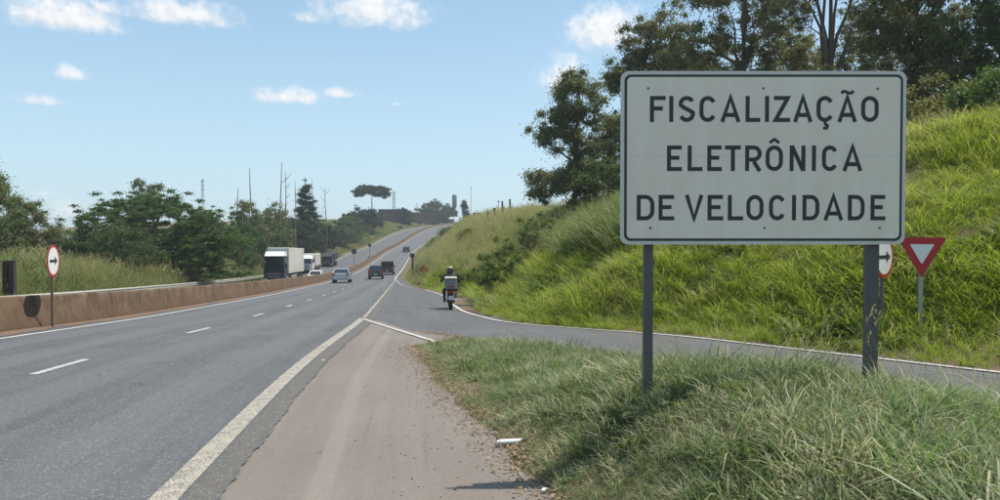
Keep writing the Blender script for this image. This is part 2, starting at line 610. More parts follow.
def concrete_mat():
    m, t, out = mat_new('rust-stained concrete')
    pos = t.add('ShaderNodeNewGeometry').outputs['Position']
    uvn = t.add('ShaderNodeUVMap', uv_map='UVMap').outputs[0]
    sp = t.add('ShaderNodeSeparateXYZ', {'Vector': uvn})
    v = sp.outputs[1]
    big = t.noise(pos, .9, 5.0, .65)
    sv = t.add('ShaderNodeMapping', {'Vector': pos, 'Scale': (1.6, 1.6, .9)}).outputs[0]
    runs = t.noise(sv, 1.0, 5.0, .65)
    fine = t.noise(pos, 22.0, 4.0, .7)
    f = t.m('ADD', t.m('MULTIPLY', big, .5), t.m('MULTIPLY', runs, .5))
    c = t.mix(t.smooth(f, .32, .66), (.058, .034, .021), (.145, .098, .062))
    c = t.mix(t.m('MULTIPLY', t.smooth(fine, .55, .75), .4), c, (.24, .19, .135))
    chip = t.smooth(t.noise(pos, 7.0, 6.0, .75), .56, .66)
    c = t.mix(t.m('MULTIPLY', chip, .5), c, (.235, .185, .13))
    dk = t.smooth(t.noise(pos, 3.1, 6.0, .7), .55, .68)
    c = t.mix(t.m('MULTIPLY', dk, .5), c, (.06, .04, .028))
    # splash dirt with its own ragged edge near the road
    low = t.m('SUBTRACT', 1.0, t.smooth(t.m('ADD', v, t.m('MULTIPLY', t.m('SUBTRACT', big, .5), .5)), .08, .42))
    c = t.mix(t.m('MULTIPLY', low, .6), c, (.11, .068, .042))
    up = t.smooth(t.m('ADD', v, t.m('MULTIPLY', t.m('SUBTRACT', runs, .5), .35)), .72, .84)
    c = t.mix(t.m('MULTIPLY', up, .5), c, (.21, .16, .11))
    pbsdf(t, out, c, .88, 0, .2, bump(t, fine, .4, .02))
    return m


M['concrete'] = concrete_mat()
M['dirt'] = simple('reddish dirt', (.165, .112, .078), .95, var=.5, scale=3.0, spec=.1)
M['steel'] = simple('galvanised steel', (.36, .36, .35), .5, .55, .35, 5.0)
M['rail'] = simple('weathered guardrail steel', (.44, .42, .36), .55, .3, .35, 2.0)
M['post_dark'] = simple('dark weathered post', (.105, .102, .098), .6, .2, .4, 9.0)
M['brown_post'] = simple('brown sign post', (.16, .11, .075), .7, 0, .3, 6.0)
M['sign_back'] = simple('sign back', (.07, .07, .072), .6, .2, .3, 5.0)
def sign_face_mat():
    m, t, out = mat_new('aged reflective sheeting')
    oc = t.add('ShaderNodeTexCoord').outputs['Object']
    sv = t.add('ShaderNodeMapping', {'Vector': oc, 'Scale': (5.0, 1.0, .5)}).outputs[0]
    runs = t.noise(sv, 1.1, 5.0, .65)
    blot = t.noise(oc, 1.7, 5.0, .6)
    fine = t.noise(oc, 60.0, 3.0, .7)
    sp = t.add('ShaderNodeSeparateXYZ', {'Vector': oc})
    seam = t.m('SUBTRACT', 1.0, t.smooth(t.m('ABSOLUTE', t.m('SUBTRACT', sp.outputs[2], .012)), .0012, .004))
    c = t.mix(t.smooth(t.m('ADD', t.m('MULTIPLY', runs, .55), t.m('MULTIPLY', blot, .45)), .34, .66), (.70, .625, .515), (.77, .70, .59))
    c = t.mix(t.m('MULTIPLY', t.smooth(fine, .60, .74), .25), c, (.42, .38, .32))
    c = t.mix(t.m('MULTIPLY', seam, .30), c, (.40, .37, .32))
    c = t.mix(t.m('MULTIPLY', t.smooth(t.noise(oc, 5.0, 6.0, .7), .62, .72), .30), c, (.47, .40, .31))
    pbsdf(t, out, c, t.m('MULTIPLY_ADD', blot, .25, .30), 0, .4, bump(t, t.noise(oc, 2.6, 2.0, .5), .25, .05))
    return m


M['sign_face'] = sign_face_mat()
M['sign_rim'] = simple('sign rim', (.60, .57, .51), .45, 0, .12, 3.0)
M['letter'] = simple('sign lettering', (.028, .032, .030), .5, 0, .3, 9.0)
M['red'] = simple('sign red', (.42, .018, .022), .42, 0, .12, 4.0)
M['white'] = simple('sign white', (.74, .73, .70), .45, 0, .10, 4.0)
M['bark'] = simple('bark', (.125, .098, .075), .92, 0, .5, 4.0, .15)
M['bark_pale'] = simple('pale bark', (.21, .175, .14), .9, 0, .45, 3.0, .15)
M['dead_wood'] = simple('dead wood', (.17, .145, .125), .92, 0, .4, 3.0, .15)
M['wood_post'] = simple('dark timber', (.055, .042, .034), .9, 0, .4, 6.0, .2)
M['tyre'] = simple('tyre rubber', (.018, .018, .019), .8, 0, .3, 12.0, .3)
M['rim'] = simple('wheel rim', (.30, .30, .31), .4, .7, .2, 8.0)
M['black'] = simple('black plastic', (.02, .02, .021), .5, 0, .3, 8.0)
M['chrome'] = simple('bright metal', (.6, .6, .6), .25, .9, .15, 8.0)
M['glass'] = simple('tinted glass', (.018, .022, .026), .08, 0, .1, 3.0, .8)
M['tail_red'] = simple('tail light red', (.40, .012, .012), .25, 0, .1, 5.0, .6)
M['lamp_clear'] = simple('headlamp', (.72, .74, .76), .2, .2, .1, 5.0, .7)
M['plate'] = simple('number plate', (.55, .56, .57), .5, 0, .1, 9.0)
M['leaf_euc'] = leaf_mat('eucalyptus leaves', (.062, .076, .036), (.240, .245, .108), .42)
M['leaf_olive'] = leaf_mat('olive leaves', (.068, .072, .027), (.290, .265, .098), .45)
M['leaf_dark'] = leaf_mat('dark evergreen leaves', (.022, .052, .012), (.115, .190, .040), .36)
M['leaf_mid'] = leaf_mat('mid green leaves', (.038, .062, .020), (.155, .195, .058), .40)
M['leaf_bush'] = leaf_mat('bush leaves', (.050, .082, .020), (.185, .235, .062), .42)
M['leaf_blue'] = leaf_mat('far dark leaves', (.018, .030, .017), (.058, .080, .038), .25)
M['grass_near'] = leaf_mat('verge grass', (.075, .115, .045), (.250, .310, .140), .38, (.52, .47, .33), .46, .25)
M['grass_long'] = leaf_mat('long blade grass', (.075, .150, .040), (.26, .34, .13), .45, (.50, .48, .32), .40, .2)
M['grass_bank'] = leaf_mat('bank grass', (.110, .175, .014), (.350, .410, .055), .50, (.46, .42, .17), .42, .12)
M['grass_tall'] = leaf_mat('tall seeding grass', (.090, .135, .030), (.260, .280, .080), .40, (.42, .36, .19), .48, .12)
M['grass_far'] = leaf_mat('rough slope grass', (.075, .110, .028), (.200, .225, .070), .35, (.38, .31, .16), .40, .05)
M['grass_guinea'] = leaf_mat('guinea grass', (.070, .115, .026), (.200, .240, .075), .40, (.38, .33, .15), .40, .12)
M['cane'] = leaf_mat('cane leaves', (.060, .105, .026), (.22, .26, .12), .38, (.35, .31, .16), .36, .1)
M['dry_leaf'] = leaf_mat('dry leaf litter', (.13, .075, .04), (.36, .25, .15), .15)
M['stone'] = simple('dark grit', (.06, .052, .046), .9, 0, .4, 30.0)

# ------------------------------------------------------------------ ground and roads
def ground():
    ys = np.concatenate([np.arange(-45, 2, .8), np.arange(2, 30, .3), np.arange(30, 100, .8), np.arange(100, 420, 2.5), np.geomspace(420, 3200, 26)])
    xs1 = np.concatenate([np.arange(-14, 14, .3), np.arange(14, 62, .9), np.geomspace(62, 1500, 26)])
    xs = np.concatenate([-np.geomspace(62, 1500, 26)[::-1], np.arange(-61.2, -14, .6), xs1])
    X, Y = np.meshgrid(xs, ys)
    Z = ground_z(X, Y)
    V = np.stack([X, Y, Z], -1).reshape(-1, 3)
    nx, ny = len(xs), len(ys)
    i = np.arange(nx * ny).reshape(ny, nx)
    F = np.stack([i[:-1, :-1], i[:-1, 1:], i[1:, 1:], i[1:, :-1]], -1).reshape(-1, 4)
    o = link(bpy.data.objects.new('ground', np_mesh('ground', V, F, M['ground'], smooth=True)))
    tag(o, 'grassy soil ground rising in banks on both sides of the highway', 'ground', kind='structure')


YS_ROAD = np.concatenate([np.arange(-40, 2, .5), np.arange(2, 22, .08), np.arange(22, 30, .5), np.arange(30, 100, 1.0), np.arange(100, 440, 2.5), np.arange(440, 900, 10)])


def strip(name, ys, left, right, nx, dz, mat, on_soil=False):
    """a sheet between two curves x = left(y), right(y)"""
    ys = np.asarray(ys, float)
    a, b = left(ys)[:, None], right(ys)[:, None]
    u = np.linspace(0, 1, nx + 1)[None]
    X = a + (b - a) * u
    Y = np.repeat(ys[:, None], nx + 1, 1)
    Z = (np.maximum(road_z(X, Y), ground_z(X, Y, False)) if on_soil else road_z(X, Y)) + dz
    V = np.stack([X, Y, Z], -1).reshape(-1, 3)
    UV = np.stack([X - XR(Y), Y], -1).reshape(-1, 2)
    i = np.arange(V.shape[0]).reshape(X.shape)
    F = np.stack([i[:-1, :-1], i[:-1, 1:], i[1:, 1:], i[1:, :-1]], -1).reshape(-1, 4)
    return link(bpy.data.objects.new(name, np_mesh(name, V, F, mat, uv=UV, smooth=True)))


def line_strip(name, ys, xc, w, mat, parent, dz=.006):
    o = strip(name, ys, lambda y: xc(y) - w / 2, lambda y: xc(y) + w / 2, 1, dz, mat)
    o.parent = parent
    return o


def roads():
    edge = lambda y: XR(y) + .33 + .010 * np.sin(y * 2.1) + .009 * np.sin(y * 5.3) + .008 * np.sin(y * 13.7 + 1) + .007 * np.sin(y * 29.0)
    hw = strip('highway', YS_ROAD, lambda y: XR(y) - 7.95, edge, 10, 0, M['asphalt'])
    tag(hw, 'grey two-lane highway carriageway dipping and climbing ahead', 'road', kind='structure')
    opp = strip('opposite_highway', YS_ROAD, lambda y: XR(y) - 17.9, lambda y: XR(y) - 9.1, 10, 0, M['asphalt2'])
    tag(opp, 'grey carriageway of the oncoming traffic behind the barrier', 'road', kind='structure')
    ysh = YS_ROAD[YS_ROAD < 20.5]
    ragged = lambda y: XSH(y) + .05 * np.sin(y * 3.1) + .04 * np.sin(y * 7.7 + 1)
    sh = strip('road_shoulder', np.arange(-40, 20.4, .3), lambda y: XR(y) + .25, lambda y: np.where(y > 15.3, XSL(y) + .12, ragged(y)), 8, -.012, M['shoulder'])
    tag(sh, 'smooth brownish asphalt shoulder beside the worn white edge line', 'shoulder', kind='structure')
    sideL = lambda y: np.where(y < 20.4, XSL(y), XR(y) + .22)
    sd = strip('side_road', np.concatenate([np.arange(-40, 88, .5)]), sideL, lambda y: XF(y) + .08 * np.sin(y * 1.7) + .05 * np.sin(y * 4.3), 12, -.010, M['asphalt2'])
    tag(sd, 'grey side road joining the highway from behind the large sign', 'road', kind='structure')
    # right edge line of the highway
    line_strip('edge_line', np.arange(-40, 21.0, .4), lambda y: XR(y) - .02, .19, M['white_line'], hw)
    line_strip('edge_line', np.concatenate([np.arange(84, 440, 2.5)]), lambda y: XR(y), .16, M['white_line2'], hw)
    # worn dashes across the mouth of the side road
    line_strip('edge_line', np.arange(21.0, 84.1, 1.0), lambda y: XR(y), .10, M['white_line'], hw, .005)
    line_strip('edge_line', np.concatenate([np.arange(-40, 100, 1.0), np.arange(100, 440, 2.5)]), lambda y: XR(y) - 7.0, .15, M['white_line2'], hw)
    y = 9.8
    while y < 120:
        ln = 1.6
        line_strip('lane_dash', np.linspace(y, y + ln, 5), lambda q: XR(q) - 3.52, .13, M['white_dash'], hw)
        y += 6.3
    for k in range(3):
        line_strip('lane_dash', np.linspace(9.8 - 6.3 * (k + 1), 9.8 - 6.3 * (k + 1) + 1.55, 5), lambda q: XR(q) - 3.52, .13, M['white_dash'], hw)
    line_strip('edge_line', YS_ROAD[YS_ROAD < 440], lambda y: XR(y) - 17.3, .16, M['white_line2'], opp)
    line_strip('edge_line', YS_ROAD[YS_ROAD < 440], lambda y: XR(y) - 9.8, .16, M['white_line2'], opp)
    # gore line, far mouth line and the right edge line of the side road
    g = np.linspace(14.0, 20.6, 12)
    line_strip('gore_line', g, lambda y: -1.22 - (y - 14.0) * .41, .12, M['white_line2'], sd, .004)
    line_strip('edge_line', np.concatenate([np.arange(-40, 8, .6), np.arange(8, 53, .4)]), lambda y: XF(y) - .33 - .0 * y, .15, M['white_line2'], sd, .008)
    line_strip('edge_line', np.linspace(53, 86, 30), lambda y: XF(y) - .33 + (XR(y) - XF(y) + .4) * ((y - 53) / 33) ** 1.2, .15, M['white_line'], sd, .008)
    # dirt along the foot of the barrier
    ds = strip('dirt_strip', YS_ROAD, lambda y: XR(y) - 8.25, lambda y: XR(y) - 7.45 + .10 * np.sin(y * .9) + .06 * np.sin(y * 3.7), 3, .010, M['dirt'])
    tag(ds, 'reddish dirt washed along the foot of the median barrier', 'dirt', kind='structure')
    ds = strip('dirt_strip', np.arange(24, 60, .5), lambda y: XF(y) - .12 + .1 * np.sin(y * 1.3), lambda y: XF(y) + .3 + 2.2 * np.exp(-((y - 37) / 7.0) ** 2), 12, .012, M['dirt'], True)
    tag(ds, 'bare reddish dirt patch at the bend of the side road edge', 'dirt', kind='structure')


ground()
roads()


def barrier():
    root = thing('median_barrier', (float(XR(20.)) - 8.3, 20, float(road_z(XR(20.) - 8.0, 20.))), 'long rust-stained concrete median barrier dividing the carriageways', 'barrier')
    prof = [(-.02, -.35), (0, .0), (.0, .08), (.14, .30), (.20, .78), (.22, .81), (.36, .81), (.38, .78), (.44, .30), (.58, .08), (.58, -.6)]
    prof = [(-x, z) for x, z in prof]
    org = root.location
    y = -20.0
    k = 0
    while y < 430:
        seg = 6.0 if y < 110 else 20.0
        ys = np.linspace(y + .012, y + seg - .012, 5)
        V, UV = [], []
        lean = (random.Random(k).random() - .5) * .02
        for q in ys:
            x0, z0 = float(XR(q)) - 8.02, float(road_z(XR(q) - 8.0, q))
            acc = 0
            for (px, pz) in prof:
                V.append((x0 + px + lean * pz - org.x, q - org.y, z0 + pz - org.z))
                UV.append((q, pz))
        n = len(prof)
        F = [(r * n + i, (r + 1) * n + i, (r + 1) * n + i + 1, r * n + i + 1) for r in range(4) for i in range(n - 1)]
        me = np_mesh('barrier_segment', np.array(V), np.array(F), M['concrete'], uv=np.array(UV))
        o = link(bpy.data.objects.new('barrier_segment', me), root)
        y += seg
        k += 1


barrier()


def guardrail():
    """W-beam rail on the far side of the opposite carriageway"""
    y0 = 36.0
    root = thing('guardrail', (float(XR(y0)) - 18.3, y0, float(road_z(XR(y0) - 18.0, y0))), 'pale metal guardrail on posts in front of the tall grass', 'guardrail')
    o0 = root.location
    ys = np.arange(14, 108, 2.0)
    prof = [(.0, -.16), (.07, -.11), (.07, -.05), (.01, 0), (.07, .05), (.07, .11), (.0, .16)]
    V, F = [], []
    for q in ys:
        x0, z0 = float(XR(q)) - 18.2, float(road_z(XR(q) - 18.0, q)) + .62
        V += [(x0 + a - o0.x, q - o0.y, z0 + b - o0.z) for a, b in prof]
    n = len(prof)
    for r in range(len(ys) - 1):
        F += [(r * n + i, r * n + i + 1, (r + 1) * n + i + 1, (r + 1) * n + i) for i in range(n - 1)]
    me = np_mesh('rail', np.array(V), np.array(F), M['rail'])
    link(bpy.data.objects.new('rail', me), root)
    pm = MB().box((0, 0, .35), (.12, .16, 1.0)).mesh('post', M['post_dark'])
    for q in np.arange(16, 107, 4.0):
        p = link(bpy.data.objects.new('post', pm), root)
        p.location = (float(XR(q)) - 18.32 - o0.x, q - o0.y, float(road_z(XR(q) - 18.0, q)) - o0.z)


guardrail()


# ------------------------------------------------------------------ road signs
def rrect(w, h, r, n=6):
    pts = []
    for cx, cz, a0 in ((w / 2 - r, h / 2 - r, 0), (-w / 2 + r, h / 2 - r, 90), (-w / 2 + r, -h / 2 + r, 180), (w / 2 - r, -h / 2 + r, 270)):
        for k in range(n + 1):
            a = R_(a0 + 90 * k / n)
            pts.append((cx + r * math.cos(a), cz + r * math.sin(a)))
    return pts


def arc(cx, cy, rx, ry, a0, a1, n=10):
    return [(cx + rx * math.cos(R_(a0 + (a1 - a0) * i / n)), cy + ry * math.sin(R_(a0 + (a1 - a0) * i / n))) for i in range(n + 1)]


def glyph(ch, w, s):
    """centre-line strokes of a highway capital, height 1, width w, stroke s"""
    h = s / 2
    r = w / 2 - h                      # round letters
    ry = min(r * 1.05, .33)
    t, b = 1 - h, h
    c = w / 2
    if ch == 'I':
        return [[(c, 0), (c, 1)]]
    if ch == 'F':
        return [[(h, 0), (h, t), (w, t)], [(h, .52), (w * .82, .52)]]
    if ch == 'E':
        return [[(w, b), (h, b), (h, t), (w * .98, t)], [(h, .52), (w * .82, .52)]]
    if ch == 'L':
        return [[(h, 1), (h, b), (w, b)]]
    if ch == 'T':
        return [[(0, t), (w, t)], [(c, t), (c, 0)]]
    if ch == 'Z':
        return [[(0.02, t), (w - h * 1.2, t), (h * 1.2, b), (w, b)]]
    if ch == 'N':
        return [[(h, 0), (h, 1)], [(h * 1.1, 1 - .02), (w - h * 1.1, .02)], [(w - h, 0), (w - h, 1)]]
    if ch == 'V':
        return [[(h * .9, 1), (c, .06), (w - h * .9, 1)]]
    if ch == 'A':
        return [[(h * .9, 0), (c, .95), (w - h * .9, 0)], [(w * .24, .27), (w * .76, .27)]]
    if ch == 'O':
        o = arc(c, t - ry, r, ry, 0, 180) + arc(c, b + ry, r, ry, 180, 360)
        return [o + [o[0]]]
    if ch == 'C':
        return [arc(c, t - ry, r, ry, 22, 180) + arc(c, b + ry, r, ry, 180, 338)]
    if ch == 'D':
        q = .30
        return [[(h, b), (h, t)] + [(w - h - r * 1.0, t)] + arc(w - h - r, t - q, r, q, 90, 0) + arc(w - h - r, b + q, r, q, 0, -90) + [(h, b)]]
    if ch == 'S':
        a = .24
        return [arc(c, t - a + .015, r, a - .015, 28, 190, 10) + [(w * .22, .60), (w * .40, .53), (w * .62, .46), (w * .80, .39)] + arc(c, b + a, r, a, 10, -155, 10)]
    if ch == 'R':
        q = .235
        return [[(h, 0), (h, 1)], [(s, t), (w - h - q, t)] + arc(w - h - q, t - q, q, q, 90, -90) + [(s, t - 2 * q)], [(w * .52, t - 2 * q - h * .98), (w - h * .9, 0)]]
    return []


ACCENTS = {
    'tilde': lambda w: [[(w * .18, 1.10), (w * .28, 1.17), (w * .40, 1.17), (w * .58, 1.11), (w * .70, 1.11), (w * .82, 1.19)]],
    'circ': lambda w: [[(w * .22, 1.10), (w * .5, 1.24), (w * .78, 1.10)]],
    'ced': lambda w: [[(w * .50, 0.02), (w * .54, -.09), (w * .66, -.14), (w * .62, -.23), (w * .40, -.24)]],
}


def stroke_mesh(mb, path, s, x0, z0, sc, yf):
    """ribbon along a path in the sign's plane"""
    P = []
    for p in path:
        v = Vector((p[0], p[1]))
        if not P or (v - P[-1]).length > 1e-4:
            P.append(v)
    closed = (P[0] - P[-1]).length < 1e-5
    if closed:
        P = P[:-1]
    n = len(P)
    L, Rr = [], []
    for i in range(n):
        a = P[i] - P[i - 1] if (i > 0 or closed) else P[1] - P[0]
        b = P[(i + 1) % n] - P[i] if (i < n - 1 or closed) else P[i] - P[i - 1]
        a, b = a.normalized(), b.normalized()
        na, nb = Vector((-a.y, a.x)), Vector((-b.y, b.x))
        m = na + nb
        m = m.normalized() if m.length > 1e-6 else na
        k = s / 2 / max(m.dot(na), .45)
        L.append(P[i] + m * k)
        Rr.append(P[i] - m * k)
    T = lambda p, y: (x0 + p.x * sc, y, z0 + p.y * sc)
    idx = range(n if closed else n - 1)
    for i in idx:
        j = (i + 1) % n
        mb.quad(T(L[i], yf), T(Rr[i], yf), T(Rr[j], yf), T(L[j], yf))
    return mb


def big_sign():
    Y = 5.1
    c = at(763, 158, Y)
    kpx = Y / F_PX * math.sqrt(1 + 0)      # metres per photo pixel at the sign
    g = float(ground_z(np.array([c.x]), np.array([Y]), False)[0])
    root = thing('road_sign', (c.x, Y, g), 'large white rectangular sign with black capitals on two dark posts', 'road sign')
    zc = c.z - g
    w, h = 284 * kpx, 172.5 * kpx
    MB().prism(rrect(w, h, .055), -.004, .012).build('panel', M['sign_rim'], root).location = (0, 0, zc)
    face = MB().prism(rrect(w - .050, h - .050, .045), -.0062, -.0042).build('border', M['letter'], root)
    face.location = (0, 0, zc)
    f2 = MB().prism(rrect(w - .086, h - .086, .032), -.0084, -.0064).build('face', M['sign_face'], root)
    f2.location = (0, 0, zc)
    # two rails behind the panel
    for dz in (-.49, .49):
        MB().box((0, .030, zc + dz), (w - .12, .034, .06)).build('back_rail', M['steel'], root)
    for px, ww in ((650, .062), (876.5, .082)):
        x = at(px, 300, Y).x - c.x
        mb = MB()
        zt = zc + h / 2 - .06
        zb = -.5
        # steel channel: web and two flanges
        mb.box((x, .052, (zt + zb) / 2), (ww, .008, zt - zb))
        for sx in (-1, 1):
            mb.box((x + sx * (ww / 2 - .004), .082, (zt + zb) / 2), (.008, .050, zt - zb))
        mb.build('post', M['post_dark'], root)
    for px, py in ((648, 88.5), (763, 88.5), (877, 89), (650, 228), (764, 228), (879, 228)):
        p = at(px, py, Y)
        b = MB().lathe((p.x - c.x, -.0086, p.z - g), [(.0001, -.004), (.006, -.0035), (.0085, -.001), (.0085, 0)], 'y', 10)
        b.build('bolt', M['post_dark'], root)
    s = .160
    rows = [
        (96.2, 122.2, [('F', 649.6, 665.4), ('I', 669, 673), ('S', 678.2, 694.8), ('C', 699, 715.8), ('A', 720, 740.2), ('L', 745, 760), ('I', 764.6, 768.6),
                       ('Z', 772.6, 789.8), ('A', 792.6, 812.2), ('Ç', 815.8, 833), ('Ã', 836.8, 856.6), ('O', 860.3, 878.2)]),
        (145.6, 171.2, [('E', 666.6, 681.8), ('L', 687.2, 702.3), ('E', 706.8, 721.6), ('T', 724.4, 740.6), ('R', 744.6, 761.4), ('Ô', 765, 782.6), ('N', 789, 805),
                        ('I', 811.4, 815.4), ('C', 821.3, 837.3), ('A', 841.8, 862)]),
        (195.0, 220.4, [('D', 636.4, 654.2), ('E', 658.2, 674.2), ('V', 684.5, 703), ('E', 707.1, 723), ('L', 727.3, 743), ('O', 745.8, 763.2), ('C', 768.4, 785),
                        ('I', 791.5, 795.5), ('D', 801.8, 819), ('A', 822.8, 842.9), ('D', 847.1, 864.2), ('E', 869.7, 885)]),
    ]
    for top, bot, letters in rows:
        for ch, x0, x1 in letters:
            a, b = at(x0, bot, Y), at(x1, top, Y)
            sc = b.z - a.z
            wd = (b.x - a.x) / sc
            plain = {'Ç': 'C', 'Ã': 'A', 'Ô': 'O'}.get(ch, ch)
            paths = glyph(plain, wd, s)
            thin = {'Ç': ACCENTS['ced'], 'Ã': ACCENTS['tilde'], 'Ô': ACCENTS['circ']}.get(ch)
            mb = MB()
            yf = -.0089
            for p in paths:
                stroke_mesh(mb, p, s, a.x - c.x, a.z - g, sc, yf)
                yf -= .0003
            for p in (thin(wd) if thin else []):
                stroke_mesh(mb, p, s * .72, a.x - c.x, a.z - g, sc, yf)
                yf -= .0003
            mb.build('letter', M['letter'], root)


def disc(n=40, r=1.0):
    return [(r * math.cos(2 * math.pi * k / n), r * math.sin(2 * math.pi * k / n)) for k in range(n)]


def round_sign(px, Y, centre_py, dia, rz, label):
    p = on_ground(px, Y)
    zc = at(px, centre_py, Y).z - p.z
    root = thing('road_sign', p, label, 'road sign', rz, 'round direction signs')
    r = dia / 2
    MB().prism(disc(40, r), -.002, .006).build('back_plate', M['sign_back'], root).location = (0, 0, zc)
    MB().prism(disc(40, r * .995), -.0045, -.0025).build('red_ring', M['red'], root).location = (0, 0, zc)
    MB().prism(disc(40, r * .83), -.007, -.005).build('face', M['white'], root).location = (0, 0, zc)
    # horizontal arrow
    poly = [(-.62 * r, -.085 * r), (.18 * r, -.085 * r), (.18 * r, -.27 * r), (.64 * r, 0), (.18 * r, .27 * r), (.18 * r, .085 * r), (-.62 * r, .085 * r)]
    MB().prism(poly, -.0095, -.0075).build('arrow', M['letter'], root).location = (0, 0, zc)
    MB().box((0, .035, (zc + r * .7) / 2 - .2), (.06, .05, zc + r * .7 + .4)).build('post', M['brown_post'] if px < 100 else M['post_dark'], root)
    return root


def yield_sign():
    Y = 12.6
    p = on_ground(922, Y)
    k = Y / F_PX
    zc = at(922, 251, Y).z - p.z
    root = thing('yield_sign', p, 'red and white triangular yield sign pointing down on the grass bank', 'road sign', R_(-6))

    def tri(s):
        base = [(-.5, .289), (.5, .289), (0, -.577)]
        pts = []
        for i, (x, z) in enumerate(base):
            # rounded corners
            a = Vector(base[i - 1]) - Vector((x, z))
            b = Vector(base[(i + 1) % 3]) - Vector((x, z))
            a.normalize(), b.normalize()
            q = .06
            P = Vector((x, z))
            for u in (0, .5, 1):
                A, B = P + a * q, P + b * q
                e = A.lerp(P, u).lerp(P.lerp(B, u), u)
                pts.append((e.x * s, e.y * s))
        return list(reversed(pts)) if False else pts[::-1]
    s = 47 * k
    MB().prism(tri(s), -.002, .006).build('back_plate', M['sign_back'], root).location = (0, 0, zc)
    MB().prism(tri(s * .99), -.0045, -.0025).build('red_border', M['red'], root).location = (0, 0, zc)
    MB().prism(tri(s * .50), -.007, -.005).build('face', M['white'], root).location = (0, 0, zc + .0 * s)
    MB().box((0, .035, (zc + .1) / 2 - .2), (.06, .05, zc + .5)).build('post', M['steel'], root)


big_sign()
round_sign(53, 18.4, 261, .84, R_(103), 'round white sign with red ring beside the concrete barrier')
round_sign(884.5, 13.0, 257, .76, R_(40), 'round white sign with red ring half hidden behind the large sign')
yield_sign()


# ------------------------------------------------------------------ vegetation helpers
def blades(rng, n, h0, h1, w0, w1, radius, bend, lean=.25, seeds=0, seg=3):
    """one tuft: n bent tapering blades, plus thin seed stems; returns V, F(tri), tint"""
    V, F, T = [], [], []
    for i in range(n + seeds):
        stem = i >= n
        a = rng.uniform(0, 2 * math.pi)
        r = radius * math.sqrt(rng.random())
        b = Vector((r * math.cos(a), r * math.sin(a), -.04))
        h = rng.uniform(h0, h1) * (1.25 if stem else 1)
        w = rng.uniform(w0, w1) * (.55 if stem else 1)
        o = a + rng.uniform(-1.2, 1.2)
        out = Vector((math.cos(o), math.sin(o), 0))
        side = Vector((-out.y, out.x, 0))
        tw = rng.uniform(-.9, .9)
        side = (side * math.cos(tw) + out * math.sin(tw)).normalized()
        bd = (rng.uniform(.1, .35) if stem else rng.uniform(.35, 1.0)) * bend * h
        ln = rng.uniform(0, lean) * h
        o0 = len(V)
        tint = rng.random() if not stem else rng.uniform(1.0, 1.35)
        for k in range(seg):
            u = k / seg
            p = b + Vector((0, 0, h * (u - .22 * bend * u * u))) + out * (ln * u + bd * u * u)
            ww = w * (1 - .55 * u) * (.75 if k == 0 else 1)
            V += [p - side * ww / 2, p + side * ww / 2]
        tip = b + Vector((0, 0, h * (1 - .22 * bend - (.25 * bend * rng.random() if not stem else 0)))) + out * (ln + bd)
        V.append(tip)
        for k in range(seg - 1):
            q = o0 + 2 * k
            F += [(q, q + 1, q + 3), (q, q + 3, q + 2)]
            T += [tint] * 2
        q = o0 + 2 * (seg - 1)
        F.append((q, q + 1, q + 2 if False else o0 + 2 * seg))
        T.append(tint)
        if stem:
            # feathery head
            for k in range(8):
                u = k / 8
                c = tip + Vector((0, 0, -.16 * h * (1 - u)))
                an = rng.uniform(0, 6.28)
                e = Vector((math.cos(an), math.sin(an), 1.1)) * .034 * h
                f = len(V)
                V += [c, c + e + Vector((0, 0, .006)), c + e * .8 + Vector((.01 * h, 0, .018 * h))]
                F.append((f, f + 1, f + 2))
                T.append(tint + .1)
    return np.array([tuple(v) for v in V]), np.array(F), np.array(T)


def tuft_objs(name, mat, count, seed, **kw):
    res = []
    for k in range(count):
        rng = random.Random(seed * 100 + k)
        V, F, T = blades(rng, **kw)
        me = np_mesh(name, V, F, mat, tint=T)
        res.append(bpy.data.objects.new(name, me))     # only a shape for the scatter, never linked by itself
    return res


